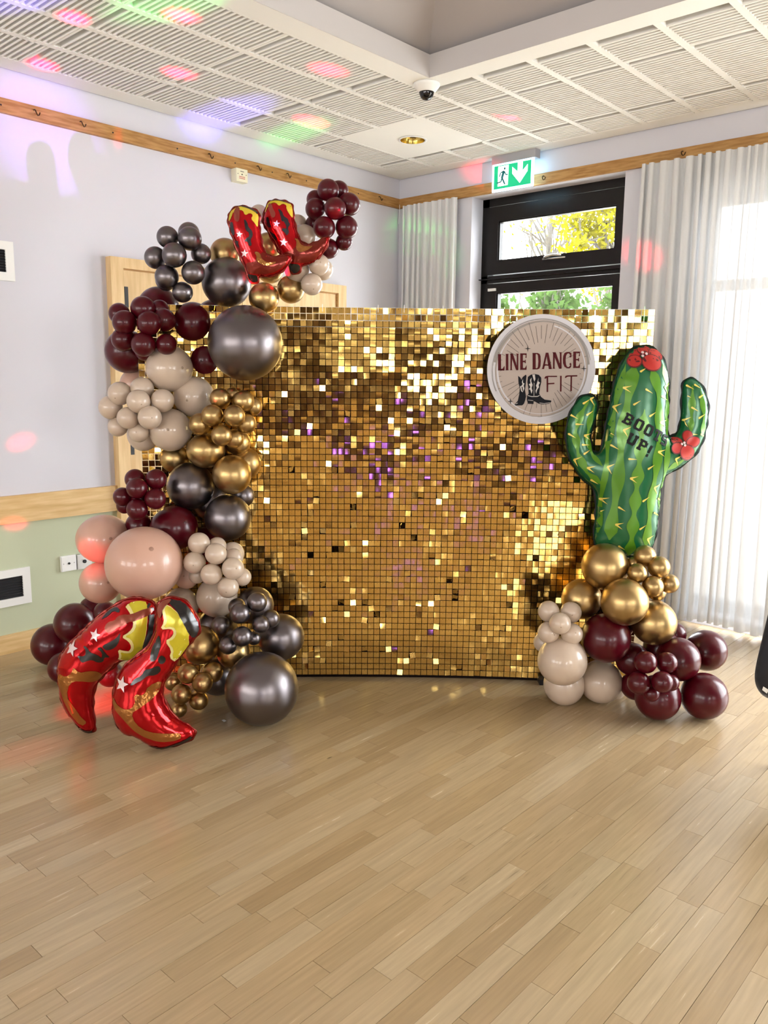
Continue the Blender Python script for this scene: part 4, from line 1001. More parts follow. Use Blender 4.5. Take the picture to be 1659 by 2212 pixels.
slab_text([('U', 1022, 910, 62, 74, a_), ('P', 1086, 948, 58, 74, a_), ('!', 1128, 985, 34, 80, a_)])

# ------------------------------------------------------------------ round sign on the backdrop
SR = Vector(on_plane(1169.3, 798.5, BD0 - BF * 0.085, BF))
sg = thing('round_sign', 'round beige and white sign reading LINE DANCE FIT with boots, on the gold backdrop', 'sign', tuple(SR))
frS = Frame(SR); sc_ = 6.381
RS = frS.px(1169.3 + 117, 798.5)[0]
def cs_(pts): return [frS.px(1040 + x / sc_, 670 + y / sc_) for x, y in pts]
def plate(polys, name, m_, z0, z1, parent=sg):
    """flat printed layer standing z0..z1 proud of the sign plane"""
    me_ = MB()
    for pts in polys:
        n = len(pts); b = len(me_.v)
        me_.v += [tuple(frS.w(x, y, z1)) for x, y in pts] + [tuple(frS.w(x, y, z0)) for x, y in pts]
        vv, ff, k = tri(pts, 10.0)
        if len(vv) == n: me_.f += [tuple(b + i for i in f) for f in ff]
        else: me_.f.append(tuple(range(b, b + n)))
        me_.f += [(b + k, b + n + k, b + n + (k + 1) % n, b + (k + 1) % n) for k in range(n)]
    return me_.build(name, m_, parent)
def ring(r0, r1, n=72, j0=0.0, j1=0.0, seed=1, a0=0.0, a1=2 * math.pi):
    r = random.Random(seed); o_ = []; i_ = []
    p0, p1 = r.uniform(0, 6), r.uniform(0, 6)
    for k in range(n + 1):
        a_ = a0 + (a1 - a0) * k / n
        o_.append((RS * (r1 + j1 * math.sin(3 * a_ + p0) + j1 * r.uniform(-.3, .3)) * math.cos(a_), RS * (r1 + j1 * math.sin(3 * a_ + p0)) * math.sin(a_)))
        i_.append((RS * (r0 + j0 * math.sin(2 * a_ + p1)) * math.cos(a_), RS * (r0 + j0 * math.sin(2 * a_ + p1) + j0 * r.uniform(-.3, .3)) * math.sin(a_)))
    return o_, i_
def ring_plate(name, m_, z, *args, **kw):
    o_, i_ = ring(*args, **kw); me_ = MB()
    for k in range(len(o_) - 1):
        me_.quad(frS.w(*i_[k], z), frS.w(*o_[k], z), frS.w(*o_[k + 1], z), frS.w(*i_[k + 1], z))
    return me_.build(name, m_, sg)
SWH = mat('sign_white', lin(196, 194, 198), 0.5); SBE = mat('sign_beige', lin(172, 158, 148), 0.55); SGR = mat('sign_grey_brush', lin(140, 134, 128), 0.55)
SRD = mat('sign_maroon_ink', lin(74, 6, 14), 0.6, spec=0.2); SNV = mat('sign_navy_ink', lin(12, 13, 20), 0.6, spec=0.2); SLN = mat('sign_ray_ink', lin(86, 80, 76), 0.6, spec=0.2); SST = mat('sign_sparkle_ink', lin(62, 58, 58), 0.6, spec=0.2)
circ = [(RS * math.cos(2 * math.pi * k / 96), RS * math.sin(2 * math.pi * k / 96)) for k in range(96)]
plate([circ], 'board', SWH, -0.006, 0.0)
field = plate([[(x * 0.895, y * 0.895) for x, y in circ]], 'beige_field', SBE, 0.0, 0.0006)
ring_plate('brush_ring', SGR, 0.0010, 0.850, 0.890, j0=0.012, j1=0.010, seed=2)
ring_plate('brush_ring', SWH, 0.0014, 0.800, 0.822, j0=0.006, j1=0.006, seed=5, a0=2.4, a1=7.6)
ring_plate('brush_ring', SWH, 0.0014, 0.862, 0.900, j0=0.010, j1=0.006, seed=8, a0=3.0, a1=6.4)
ring_plate('brush_ring', SGR, 0.0017, 0.905, 0.918, j0=0.004, j1=0.004, seed=9, a0=0.2, a1=3.6)
rays = []; r = random.Random(4)
for k in range(48):
    a_ = 2 * math.pi * (k + 0.3) / 48; r0, r1 = r.uniform(0.47, 0.60), r.uniform(0.70, 0.90)
    if abs(math.sin(a_)) < 0.36: r0 = r.uniform(0.72, 0.82) if abs(math.cos(a_)) > 0.9 else r0 + 0.1
    c, s_ = math.cos(a_), math.sin(a_); w = 0.0035
    rays.append([(RS * (r0 * c - w * s_), RS * (r0 * s_ + w * c)), (RS * (r0 * c + w * s_), RS * (r0 * s_ - w * c)), (RS * (r1 * c + w * s_), RS * (r1 * s_ - w * c)), (RS * (r1 * c - w * s_), RS * (r1 * s_ + w * c))])
for q in rays: plate([q], 'ray', SLN, 0.0006, 0.0011, field)
def arc(cx_, cy_, r_out, r_in, ax, ay, a0, a1, n=14):
    o_ = [(cx_ + r_out * ax * math.cos(a0 + (a1 - a0) * k / n), cy_ + r_out * ay * math.sin(a0 + (a1 - a0) * k / n)) for k in range(n + 1)]
    i_ = [(cx_ + r_in[0] * math.cos(a0 + (a1 - a0) * k / n), cy_ + r_in[1] * math.sin(a0 + (a1 - a0) * k / n)) for k in range(n + 1)]
    return o_ + i_[::-1]
# condensed western capitals, cell 0..1 wide, 0 top..1 bottom
def stem(x0, x1): return [(x0, 0), (x1, 0), (x1 - .03, .06), (x1 - .03, .94), (x1, 1), (x0, 1), (x0 + .03, .94), (x0 + .03, .06)]
WEST = {
    'L': [stem(0, .5), [(.4, .9), (.75, .88), (.9, .76), (1, .72), (.98, 1), (.3, 1)]],
    'I': [[(0, 0), (1, 0), (.85, .05), (.85, .95), (1, 1), (0, 1), (.15, .95), (.15, .05)]],
    'N': [[(0, 0), (.32, 0), (.26, .06), (.22, .94), (.30, 1), (0, 1), (.08, .94), (.08, .06)], [(.06, 0), (.34, 0), (.94, 1), (.70, 1)], [(.68, 0), (1, 0), (.94, .06), (.94, 1), (.78, 1), (.78, .06)]],
    'E': [stem(0, .45), [(.3, 0), (1, 0), (.98, .26), (.86, .30), (.84, .2), (.92, .14), (.8, .09), (.3, .09)], [(.35, .45), (.7, .45), (.8, .38), (.86, .40), (.86, .60), (.78, .60), (.68, .53), (.35, .53)], [(.3, .9), (.75, .9), (.88, .80), (1, .72), (.98, 1), (.3, 1)]],
    'D': [stem(0, .42), [(.2, 0), (.62, 0), (.85, .06), (.97, .2), (1, .5), (.97, .8), (.85, .94), (.62, 1), (.2, 1), (.2, .93), (.56, .93), (.66, .86), (.72, .5), (.66, .14), (.56, .07), (.2, .07)]],
    'A': [[(.42, 0), (.66, 0), (1, 1), (.72, 1), (.50, .2), (.24, 1), (.0, 1), (.08, .95)], [(.16, .76), (.36, .70), (.6, .72), (.86, .56), (.92, .6), (.7, .8), (.4, .78), (.2, .84)]],
    'C': [[(.98, .05), (.98, .3), (.88, .34), (.78, .28), (.88, .2), (.72, .09), (.5, .1), (.36, .24), (.30, .5), (.36, .78), (.5, .91), (.70, .92), (.86, .82), (.76, .74), (.86, .66), (.98, .72), (.94, .92), (.76, 1), (.46, 1), (.18, .9), (.02, .7), (0, .45), (.06, .22), (.2, .06), (.46, 0), (.74, 0), (.88, .06)]]}
def west_word(spec, slope):
    polys = []
    for ch, x0, x1 in spec:
        for poly in WEST[ch]:
            q = []
            for x, y in poly:
                X = x0 + (x1 - x0) * x; Y = 606 + (x0 - 225) * slope + y * 226; q.append((X, Y))
            polys.append(cs_(q)[::-1])
    return polys
for sp_ in (('L', 225, 318), ('I', 330, 376), ('N', 390, 515), ('E', 532, 622), ('D', 702, 816), ('A', 828, 968), ('N', 976, 1110), ('C', 1122, 1240), ('E', 1262, 1357)):
    plate(west_word([sp_], -0.0335), 'letter', SRD, 0.0006, 0.0026, field)['label'] = 'maroon western capital ' + sp_[0]
fit = {'F': [[(866, 940), (880, 912), (912, 905), (1040, 905), (1040, 922), (920, 922), (897, 930), (884, 945)], [(898, 915), (918, 915), (918, 1128), (898, 1128)], [(905, 1006), (1004, 1000), (1004, 1018), (905, 1024)]],
       'I': [[(1084, 905), (1104, 905), (1102, 1122), (1082, 1122)]], 'T': [[(1148, 930), (1160, 905), (1190, 898), (1320, 896), (1320, 914), (1195, 916), (1176, 922), (1164, 934)], [(1228, 908), (1246, 908), (1244, 1116), (1224, 1116)]]}
for k_, q_ in fit.items(): plate([cs_(q)[::-1] for q in q_], 'letter', SRD, 0.0006, 0.0024, field)['label'] = 'thin maroon letter ' + k_
for x, y, R in ((638, 530, 46), (1412, 806, 44), (400, 1256, 44)): plate([cs_(star(x, y, R, 0, 4, 0.22))[::-1]], 'sparkle', SST, 0.0006, 0.0022, field)
bprint = [[(505, 905), (535, 930), (550, 960), (570, 920), (612, 888), (620, 905), (612, 1000), (600, 1100), (612, 1180), (606, 1230), (585, 1290), (560, 1312), (470, 1315), (455, 1300), (500, 1250), (520, 1160), (528, 1080), (510, 1000)],
          [(640, 920), (680, 890), (730, 878), (790, 892), (822, 930), (824, 990), (806, 1060), (795, 1150), (820, 1195), (870, 1232), (960, 1245), (962, 1262), (930, 1290), (850, 1300), (790, 1290), (740, 1262), (720, 1255), (716, 1294), (640, 1290), (624, 1230), (630, 1180), (650, 1150), (645, 1060), (632, 990)]]
bps = [plate([cs_(q)[::-1]], 'boot_print', SNV, 0.0006, 0.0020) for q in bprint]
flames = [[(556, 990), (572, 950), (570, 1000), (592, 1010), (580, 1040), (590, 1080), (574, 1120), (566, 1060), (548, 1050), (566, 1020)], [(530, 1055), (548, 1040), (558, 1100), (572, 1130), (548, 1120)],
          [(668, 960), (690, 930), (684, 980), (704, 1030), (690, 1070), (702, 1110), (688, 1150), (672, 1100), (654, 1090), (672, 1060), (652, 1020), (676, 1010)], [(760, 1020), (786, 930), (780, 980), (806, 1000), (786, 1030), (792, 1060), (766, 1100), (752, 1150), (744, 1110), (762, 1070), (750, 1040)],
          [(722, 1000), (728, 1000), (726, 1180), (720, 1180)], [(640, 1172), (690, 1186), (770, 1184), (800, 1170), (800, 1180), (770, 1194), (690, 1196), (640, 1182)], [(640, 1236), (712, 1244), (712, 1250), (640, 1242)], [(700, 890), (735, 884), (742, 950), (728, 985), (716, 950)], [(470, 1288), (500, 1276), (500, 1282), (472, 1296)], [(800, 1274), (860, 1284), (940, 1272), (940, 1278), (860, 1291), (800, 1281)]]
WINK = mat('sign_white_ink', lin(196, 190, 184), 0.5)
for q in flames: plate([cs_(q)[::-1]], 'flame_stitching', WINK, 0.0020, 0.0026, bps[0] if q[0][0] < 620 else bps[1])

# ------------------------------------------------------------------ latex balloons
def latex(name, c, rough=0.22, coat=0.3, sss=0.0, spec=0.5):
    m = mat(name, c, rough, spec=spec, coat=coat); P(m).inputs['Coat Roughness'].default_value = 0.08
    if sss:
        P(m).inputs['Subsurface Weight'].default_value = sss; P(m).inputs['Subsurface Radius'].default_value = (0.02, 0.012, 0.008); P(m).inputs['Subsurface Scale'].default_value = 1.0
    return m
BM = {'burgundy': latex('burgundy_latex', lin(74, 3, 16), 0.28, 0.12, 0, 0.35), 'cream': latex('cream_latex', lin(198, 178, 158), 0.38, 0.5), 'pink': latex('blush_pink_latex', lin(200, 158, 138), 0.38, 0.4),
      'gold': mat('gold_chrome_latex', lin(178, 150, 102), 0.34, metal=1.0), 'black': mat('black_chrome_latex', lin(120, 114, 116), 0.34, metal=1.0)}
BN = {'burgundy': 'burgundy', 'cream': 'cream', 'pink': 'blush pink', 'gold': 'chrome gold', 'black': 'chrome black'}
prof = []
for k in range(25):
    a_ = math.pi * k / 24
    r_, z_ = math.sin(a_), math.cos(a_)
    if z_ < 0: r_ *= 1 - 0.05 * (-z_) ** 2; z_ *= 1.07
    prof.append((r_, z_))
bal_me = {}; tip_me = {}
for k_, m_ in BM.items():
    q = MB().lathe(prof, n=40).mesh('balloon', True, True); q.materials.append(m_); bal_me[k_] = q
    c0 = P(m_).inputs['Base Color'].default_value
    tm = mat(k_ + '_tip', (c0[0] * .62, c0[1] * .58, c0[2] * .55, 1), 0.5)
    q = MB().lathe([(0.062, 0.9985), (0.045, 1.004), (0.02, 1.010), (0.0, 1.012)], n=14).mesh('tip', True); q.materials.append(tm); tip_me[k_] = q
def balloon(x, y, r, D, col, label, group, sx=1.0, sy=1.0):
    p = at(x, y, D); R = r * D / FPX
    o = bpy.data.objects.new('balloon', bal_me[col]); COL.objects.link(o)
    tag(o, label, 'balloon', group)
    to = (CAM - p).normalized()
    ax = (to + Vector((random.uniform(-.55, .55), random.uniform(-.55, .55), random.uniform(-.5, .5)))).normalized()
    q = ax.to_track_quat('Z', 'Y')
    Mx = Matrix.LocRotScale(p, q, Vector((R, R, R)))
    if sx != 1.0 or sy != 1.0:                       # squashed between its neighbours
        A = Matrix((RIGHT, FWD, UPV)).transposed(); S = Matrix.Diagonal((sx, (sx + sy) / 2, sy)); Mx = Matrix.Translation(p) @ (A @ S @ A.transposed()).to_4x4() @ Matrix.Translation(-p) @ Mx
    o.matrix_world = Mx
    if r > 18 and col in ('cream', 'pink', 'burgundy') and ax.dot(to) > 0.8 and random.random() < 0.75:
        t = bpy.data.objects.new('tip', tip_me[col]); COL.objects.link(t); t.parent = o
    return o
ORD = ['topmost', 'second from top', 'third from top', 'fourth from top', 'fifth from top', 'sixth from top', 'seventh from top', 'eighth from top', 'ninth from top', 'tenth from top', 'eleventh from top', 'twelfth from top']
def cluster(col, where, D0, items):
    rank = sorted(range(len(items)), key=lambda i: items[i][1])
    for n_, i in enumerate(rank):
        it = items[i]; x, y, r = it[:3]; off = it[3] if len(it) > 3 else 0.0
        nm = ORD[n_] if n_ < len(items) - 1 else 'lowest'
        side = 'left side' if x < min(q[0] for q in items) * .6 + max(q[0] for q in items) * .4 else ('right side' if x > min(q[0] for q in items) * .4 + max(q[0] for q in items) * .6 else 'middle')
        balloon(x, y, r, D0 + off, col, f'small {BN[col]} balloon, {nm}, {side}, cluster {where}', 'balloons ' + where)
cluster('burgundy', 'at the arch tip', 3.55, [(709, 411, 23.5), (732, 412, 21, .06), (681.5, 431, 19.5, .08), (682, 452, 22.5, .03), (724, 450.5, 23.5, -.05), (753.7, 441.4, 24.3, .02), (700.5, 492, 23.8, -.03), (748.7, 491.5, 24.3, 0), (679, 484, 19, .09), (743, 522.7, 18, .05), (709.6, 537, 21.6, .05)])
cluster('cream', 'below the small boots', 3.56, [(641, 583, 26.6, .0), (689, 572, 22.8, -.03), (697.5, 582.6, 22.4, .03), (673.5, 614.2, 23.3, -.02)])
cluster('black', 'at the arch upper left', 3.46, [(362, 512.4, 23.2), (408, 503.7, 23, .06), (410, 515.4, 25.3, -.02), (335.5, 556.5, 23.5, .02), (376.6, 551.2, 26.4, -.05), (434.3, 548.2, 21.6, .04), (360.3, 597.8, 25.5, .0), (417.2, 589, 25, -.02), (394.4, 631.3, 22, .02), (358, 606, 22, .06)])
cluster('burgundy', 'over the big cream balloon', 3.47, [(257.7, 677.6, 22.8, .05), (269, 696.6, 26, -.01), (309, 667, 26.6, .02), (322, 698.5, 26, -.04), (354.6, 691.7, 24.7, .02), (266.5, 733.4, 25.5, .03), (309.4, 744, 26, -.03), (359.5, 744, 22.5, .0), (312.8, 757.3, 22, .06), (345, 668, 20, .06)])
cluster('cream', 'left of the gold cluster', 3.48, [(258.8, 850.3, 25.3, .02), (307, 839.5, 25, .03), (299.2, 867, 25.3, -.04), (351, 865.7, 25, .0), (239, 880, 25.5, .05), (276.3, 902.7, 23.5, -.01), (323.6, 902, 25.4, -.05), (254.2, 922, 21, .06), (299.5, 934, 21.5, .03)])
cluster('gold', 'at the arch middle', 3.47, [(475.5, 861, 22.5, .0), (525.5, 866.6, 23.6, .01), (501.4, 853, 16, .06), (546, 877.7, 20.5, .06), (458.6, 897.3, 23.6, -.03), (506, 898.2, 23.6, -.04), (531.5, 914.8, 22, .03), (432, 916.3, 24, .02), (478.8, 940.4, 22.8, -.03), (506, 948, 20.5, .02)])
cluster('burgundy', 'above the giant pink balloon', 3.46, [(292, 1035.4, 22.3, .03), (337, 1035.4, 22.6, .01), (295.8, 1055, 22.8, -.03), (265, 1073, 20.5, .03), (335.6, 1077.5, 22.6, -.02), (296.4, 1100, 22.8, -.02), (268.7, 1092.6, 17, .06), (303, 1078, 20, .04)])
cluster('cream', 'right of the giant pink balloon', 3.43, [(430, 1173.6, 23.5, .0), (469.2, 1180, 20, .04), (466.5, 1196.4, 23.3, -.03), (420.3, 1215.2, 24, -.01), (502.5, 1195.6, 25, .08), (505, 1204.6, 20, .03), (503.3, 1228, 24, -.03), (456.7, 1240.6, 23.5, -.03), (426, 1242.6, 18, .05), (523, 1246.5, 19.5, .02), (492.7, 1268.9, 23, -.02)])
cluster('black', 'beside the floor gold balloons', 3.40, [(518.2, 1325, 22.3, -.03), (512, 1311, 19, .04), (555.4, 1300.6, 21.5, .0), (477, 1350.3, 20, .01), (563.3, 1348.4, 19, -.02), (584.8, 1336.6, 19.6, .03), (523.3, 1374.6, 22, -.04), (492.7, 1393.4, 20, .0), (548.4, 1378.6, 15, .03)])
cluster('gold', 'behind the large boot toe', 3.40, [(405.5, 1455, 22, -.04), (459.4, 1452, 22.5, .03), (437.1, 1474.5, 22.5, -.05), (391.6, 1499.2, 22, -.04), (429.3, 1513, 20.8, -.01), (386.2, 1532, 17.8, .0), (374, 1472, 20, .03)])
cluster('gold', 'below the cactus', 3.46, [(1393, 1201.3, 23.6, .03), (1423.4, 1225, 23.9, .0), (1377, 1238.3, 21.4, -.02), (1410, 1266.5, 23, -.03), (1445.7, 1260.6, 21, .03), (1368, 1217, 14, .05)])
cluster('cream', 'left of the cactus base', 3.45, [(1185.2, 1320.6, 23, .02), (1233, 1323, 23, .02), (1209.7, 1346.7, 23.4, -.05), (1185, 1366, 23.4, .0), (1235.2, 1369.4, 23.4, -.01)])
cluster('burgundy', 'fronting the cactus base', 3.33, [(1394.7, 1430.6, 24, .0), (1440.3, 1431.2, 22.5, .02), (1379.7, 1475, 24.5, .0), (1430.4, 1473, 23.2, -.03), (1449, 1475, 17.8, .03), (1407, 1497.6, 18, .03)])
BIG = [
    (642.4, 486, 22, 3.66, 'cream', 'cream balloon just above the toe of the right small boot, mostly hidden'), (657.6, 512.4, 26.6, 3.60, 'cream', 'cream balloon resting in the instep of the right small boot'),
    (559, 463, 20, 3.62, 'cream', 'cream balloon peeping out between the tops of the small boots'), (580, 533, 30, 3.62, 'gold', 'chrome gold balloon filling the gap between the two small boots'),
    (486.7, 548.5, 33, 3.60, 'gold', 'chrome gold balloon left of the small boots'), (570, 643.4, 32.5, 3.55, 'gold', 'chrome gold balloon under the heel of the left small boot'),
    (628.4, 625, 30, 3.60, 'gold', 'chrome gold balloon hanging under the right small boot'), (583.5, 582.7, 29, 3.64, 'gold', 'chrome gold balloon half hidden behind the left small boot toe'),
    (489.4, 610, 53, 3.58, 'black', 'large chrome black balloon below the left small boot'), (529.6, 741.4, 80, 3.48, 'black', 'giant chrome black balloon at the top corner of the backdrop'),
    (342.4, 664.3, 44, 3.66, 'burgundy', 'large burgundy balloon behind the upper burgundy cluster'), (274, 759, 46.5, 3.64, 'burgundy', 'large burgundy balloon at the left edge of the arch'),
    (417.2, 697.3, 44, 3.62, 'burgundy', 'large burgundy balloon left of the giant black balloon'), (445, 778.2, 38, 3.66, 'burgundy', 'burgundy balloon tucked under the giant black balloon'),
    (366, 796, 50, 3.56, 'cream', 'large cream balloon below the upper burgundy cluster'), (293.4, 830.4, 34, 3.72, 'pink', 'blush pink balloon peeping above the cream cluster'),
    (367.9, 928.7, 46, 3.57, 'cream', 'large cream balloon left of the gold cluster'), (418.5, 857, 44, 3.62, 'cream', 'large cream balloon above the gold cluster'), (462, 842, 27, 3.76, 'cream', 'cream balloon edge behind the gold cluster'),
    (311.5, 939, 36, 3.66, 'cream', 'cream balloon under the cream cluster'), (444.7, 973.6, 41, 3.56, 'gold', 'wide chrome gold balloon under the gold cluster'), (513.4, 955.5, 28, 3.62, 'gold', 'chrome gold balloon behind the lower gold cluster'),
    (377.8, 990, 32, 3.68, 'gold', 'chrome gold balloon half hidden under the large cream balloon'), (500.8, 1024.8, 42, 3.55, 'gold', 'large chrome gold balloon right of the black one'), (530, 1000.7, 34, 3.67, 'gold', 'chrome gold balloon at the right edge of the arch'),
    (411.6, 1049.8, 51, 3.61, 'black', 'large chrome black balloon between gold and burgundy ones'), (492.3, 1118, 50, 3.60, 'black', 'large chrome black balloon at the right of the lower arch'),
    (376.3, 1140.8, 50, 3.58, 'burgundy', 'large burgundy balloon above the giant pink balloon'), (299.5, 1134.8, 28, 3.64, 'burgundy', 'burgundy balloon behind the giant pink balloon top'),
    (311.3, 1216.7, 81, 3.40, 'pink', 'giant blush pink balloon at the foot of the arch'), (224.4, 1164.2, 56, 3.62, 'pink', 'large blush pink balloon beside the steel socket'), (217.7, 1258.3, 45, 3.62, 'pink', 'blush pink balloon lower left of the giant pink one'),
    (402.6, 1246.5, 26, 3.58, 'pink', 'blush pink balloon edge right of the giant pink one'), (390.9, 1307, 38, 3.60, 'cream', 'cream balloon above the cuff of the front boot'), (469, 1289.6, 44, 3.56, 'cream', 'large cream balloon under the lower cream cluster'),
    (551.5, 1307, 40, 3.60, 'black', 'chrome black balloon behind the lower black cluster'), (607, 1375.8, 50, 3.56, 'black', 'large chrome black balloon touching the backdrop low down'), (565.2, 1487.5, 79, 3.349, 'black', 'giant chrome black balloon on the floor before the backdrop'),
    (432, 1393.4, 42, 3.46, 'gold', 'large chrome gold balloon right of the front boot cuff'), (504.5, 1409, 36, 3.50, 'gold', 'chrome gold balloon behind the giant floor balloon'),
    (161.7, 1346.4, 44, 3.90, 'burgundy', 'large burgundy balloon behind the far left boot'), (114, 1392, 45, 4.0, 'burgundy', 'burgundy balloon on the floor at the far left'), (197, 1315, 26, 3.96, 'burgundy', 'burgundy balloon under the pink ones at left'), (228, 1325, 26, 3.84, 'burgundy', 'burgundy balloon behind the shaft of the left boot'),
    (138, 1442.4, 34, 3.79, 'burgundy', 'burgundy balloon low behind the left boot heel'), (238, 1456, 28, 3.70, 'burgundy', 'burgundy balloon in the gap between the two large boots'),
    (1307, 1224, 50.4, 3.52, 'gold', 'large chrome gold balloon directly under the cactus'), (1256, 1293.5, 43, 3.57, 'gold', 'chrome gold balloon above the small cream cluster'), (1349, 1300, 51, 3.42, 'gold', 'large chrome gold balloon at the centre of the cactus base'),
    (1412.5, 1344.5, 48.5, 3.50, 'gold', 'large chrome gold balloon right of centre under the cactus'), (1418.6, 1279, 20, 3.55, 'gold', 'chrome gold balloon edge under the small gold cluster'),
    (1214.5, 1427.4, 53, 3.47, 'cream', 'large cream balloon in front at the left of the cactus base'), (1297.4, 1472, 46, 3.62, 'cream', 'large cream balloon on the floor beside the burgundy cluster'), (1218.3, 1478.4, 44, 3.60, 'cream', 'cream balloon on the floor under the large cream one'),
    (1174.6, 1387.6, 22, 3.60, 'cream', 'cream balloon edge at the left of the cactus base'), (1324.5, 1484.8, 28, 3.70, 'cream', 'cream balloon edge behind the floor cream balloon'),
    (1308.6, 1378, 53, 3.50, 'burgundy', 'large burgundy balloon between cream and gold ones under the cactus'), (1464.8, 1424.2, 47, 3.48, 'burgundy', 'large burgundy balloon right of the small burgundy cluster'), (1525.4, 1405, 43.8, 3.62, 'burgundy', 'large burgundy balloon at the upper right of the cactus base'),
    (1520.6, 1503.3, 49.7, 3.46, 'burgundy', 'large burgundy balloon on the floor at the far right'), (1421, 1506.5, 48.5, 3.445, 'burgundy', 'large burgundy balloon on the floor under the small burgundy cluster'), (1456, 1370, 26, 3.66, 'burgundy', 'burgundy balloon peeping out right of the gold balloon'),
    (1366, 1424.2, 36, 3.58, 'burgundy', 'burgundy balloon hidden behind the small burgundy cluster'), (1372, 1481, 31, 3.58, 'burgundy', 'burgundy balloon on the floor beside the cream one'),
    (463, 690, 42, 3.74, 'burgundy', 'burgundy filler balloon darkening the gap left of the giant black balloon'), (402, 768, 40, 3.74, 'burgundy', 'burgundy filler balloon darkening the gap above the large cream balloon'),  # from here on, hidden fillers added so the arch gaps stay dark
    (455, 1082, 42, 3.74, 'black', 'chrome black filler balloon darkening the gap between the two large black ones'), (440, 1176, 38, 3.74, 'burgundy', 'burgundy filler balloon darkening the gap above the lower cream cluster'),
    (525, 1070, 26, 3.74, 'black', 'chrome black filler balloon edge under the large gold one'), (470, 1352, 42, 3.66, 'black', 'chrome black filler balloon darkening the gap behind the lower black cluster'),
    (470, 1462, 40, 3.62, 'black', 'chrome black filler balloon darkening the gap behind the floor gold cluster'), (1335, 1345, 36, 3.64, 'burgundy', 'burgundy filler balloon darkening the gap between the large gold balloons'),
    (1430, 1400, 40, 3.62, 'burgundy', 'burgundy filler balloon darkening the gap under the right gold balloon')]
SQ = {(444.7, 973.6): (1.03, 0.90), (376.3, 1140.8): (1.04, 0.96), (311.3, 1216.7): (1.02, 0.97), (224.4, 1164.2): (1.06, 0.94)}
for (x, y, r, D, col, lab) in BIG:
    sx, sy = SQ.get((x, y), (1.0, 1.0)); balloon(x, y, r, D, col, lab, None, sx, sy)

# ------------------------------------------------------------------ chair at the right edge, scrap of paper
frH = Frame(at(1660, 1420, 3.0))
hp = [frH.px(x, y) for x, y in ((1658, 1330), (1645, 1385), (1634, 1430), (1629, 1462), (1634, 1487), (1652, 1508), (1690, 1516), (1800, 1518), (1850, 1500), (1858, 1460), (1850, 1380), (1835, 1180), (1800, 1120), (1740, 1110), (1700, 1150), (1680, 1240))]
ch = thing('chair', 'dark navy padded chair cut off by the right edge', 'chair', tuple(on_floor(1700, 1640)))
hp2 = smooth_closed(hp, 0.012, 3); infH = Inflated(hp2, 0.035, pucker=0)
NAVY = mat('navy_fabric', lin(14, 16, 26), 0.8, sheen=0.3)
foil_body('backrest', frH, infH, NAVY, ch, 0.016)
MB().quad(frH.w(*frH.px(1643, 1478), 0.022), frH.w(*frH.px(1653, 1484), 0.03), frH.w(*frH.px(1649, 1492), 0.028), frH.w(*frH.px(1641, 1486), 0.020)).build('tag', M['white_plastic'], ch)
sp = [frH.w(*frH.px(1688, 1455), 0.02), frH.w(*frH.px(1842, 1455), 0.02)]
seat = MB(); a_, b_ = sp; bk_ = frH.n * -0.42
for z0_, z1_ in ((-0.03, 0.04),):
    q = [a_ + Vector((0, 0, z0_)), b_ + Vector((0, 0, z0_)), b_ + bk_ + Vector((0, 0, z0_)), a_ + bk_ + Vector((0, 0, z0_))]; i = 0
    seat.v += [tuple(v) for v in q] + [tuple(v + Vector((0, 0, z1_ - z0_))) for v in q]
    seat.f += [(0, 3, 2, 1), (4, 5, 6, 7), (0, 1, 5, 4), (1, 2, 6, 5), (2, 3, 7, 6), (3, 0, 4, 7)]
seat.build('seat', NAVY, ch)
for c_ in (a_, b_, a_ + bk_, b_ + bk_):
    MB().tube([Vector((c_.x, c_.y, c_.z - 0.02)), Vector((c_.x, c_.y, 0.0))], 0.012, 8).build('leg', M['black'], ch, True)
pq = on_floor(484, 1557, 0.001)
sc2 = MB(); sc2.v = [(pq.x - .012, pq.y - .004, .0012), (pq.x + .010, pq.y - .008, .001), (pq.x + .014, pq.y + .003, .004), (pq.x - .008, pq.y + .006, .003)]; sc2.f = [(0, 1, 2, 3)]
tag(sc2.build('paper_scrap', M['white_plastic']), 'tiny white paper scrap on the floor left of the giant black balloon', 'paper')

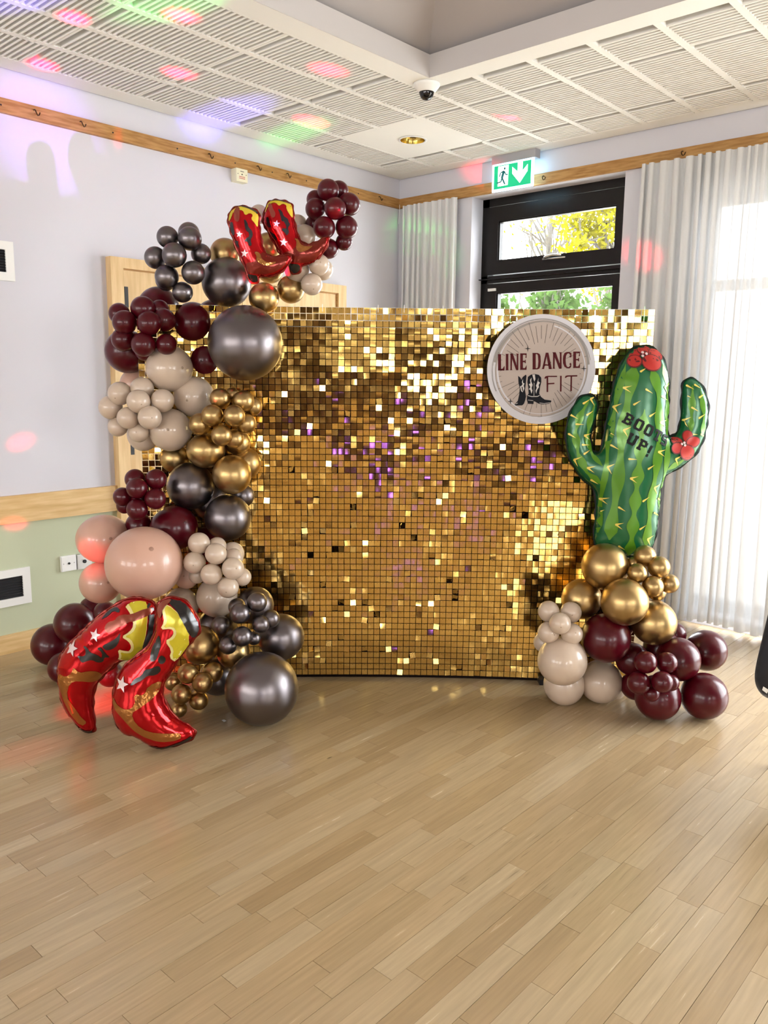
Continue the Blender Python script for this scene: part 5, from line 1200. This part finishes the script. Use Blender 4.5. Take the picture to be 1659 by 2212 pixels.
# ------------------------------------------------------------------ outside: lawn, trees and hedge seen through the exit door
gnd = struct(MB().box(-14, 14, 0.25, 16, -0.12, -0.06).build('ground', mat('pale_bounce_ground', lin(200, 196, 188), 0.9)), 'pale ground outside, toned to bounce daylight indoors')  # lawn coloured pale and grey so it bounces neutral daylight indoors
def leaf_mat(name, c):
    return cloth(name, c, 0.5, 0.0)
LY, LG = leaf_mat('yellow_green_leaf', lin(118, 114, 18)), leaf_mat('pale_green_leaf', lin(62, 84, 40))
BARK = mat('bark', lin(70, 66, 58), 0.9)
def tree(name, label, base, height, crown_c, crown_r, nleaf, lm, seed, leaf=0.06, nbr=26):
    r = random.Random(seed); t = thing(name, label, 'tree', base)
    b = Vector(base); top = b + Vector((0, 0, height)); trunk = MB().tube([b, b + Vector((0.06, 0, height * .35)), top], [0.09, 0.07, 0.02], 8)
    cc = Vector(crown_c); cr = Vector(crown_r); tips = []
    for k in range(nbr):
        s_ = b.lerp(top, r.uniform(0.3, 0.95)); d = Vector((r.gauss(0, 1), r.gauss(0, 1), r.gauss(0.5, .7))).normalized()
        e_ = cc + Vector((d.x * cr.x, d.y * cr.y, d.z * cr.z)) * r.uniform(.6, 1.05); m_ = s_.lerp(e_, 0.5) + Vector((r.gauss(0, .1), r.gauss(0, .1), r.uniform(.02, .2)))
        trunk.tube([s_, m_, e_], [0.025, 0.014, 0.004], 5); tips.append((s_, m_, e_))
        for j in range(4):
            p = m_.lerp(e_, r.uniform(0.1, .9)); trunk.tube([p, p + Vector((r.gauss(0, .18), r.gauss(0, .18), r.gauss(.12, .16)))], [0.006, 0.002], 4)
    trunk.build('trunk', BARK, t)
    if nleaf:
        lv = MB()
        for k in range(nleaf):
            s_, m_, e_ = r.choice(tips); p = m_.lerp(e_, r.uniform(0, 1.05)) + Vector((r.gauss(0, .12), r.gauss(0, .12), r.gauss(0, .12)))
            a_ = Vector((r.gauss(0, 1), r.gauss(0, 1), r.gauss(0, 1))).normalized() * leaf; c_ = a_.orthogonal().normalized() * leaf * 0.5
            lv.quad(p - a_, p + c_, p + a_, p - c_)
        o = lv.build('foliage', lm, t); o['kind'] = 'stuff'
tree('tree', 'yellow-green leafy tree outside, in the right half of the top pane', (-1.6, 6.6, -.06), 4.2, (-1.65, 6.6, 3.7), (1.0, 0.8, 0.95), 2600, LY, 3, 0.05)
tree('tree', 'bare branched tree outside, at the left of the top pane', (-3.2, 7.4, -.06), 4.6, (-3.1, 7.4, 3.8), (0.9, 0.8, 1.2), 160, LY, 9, 0.04, 40)
for k, (x, lab) in enumerate(((-2.2, 'pale green garden shrub outside, at the left of the lower pane'), (-1.15, 'pale green garden shrub outside, at the middle of the lower pane'), (-0.1, 'pale green garden shrub outside, at the right of the lower pane'))):
    tree('shrub', lab, (x, 4.2, -.06), 2.3, (x, 4.2, 1.95), (0.28, 0.3, 0.8), 1800, LG, 20 + k, 0.055, 30)
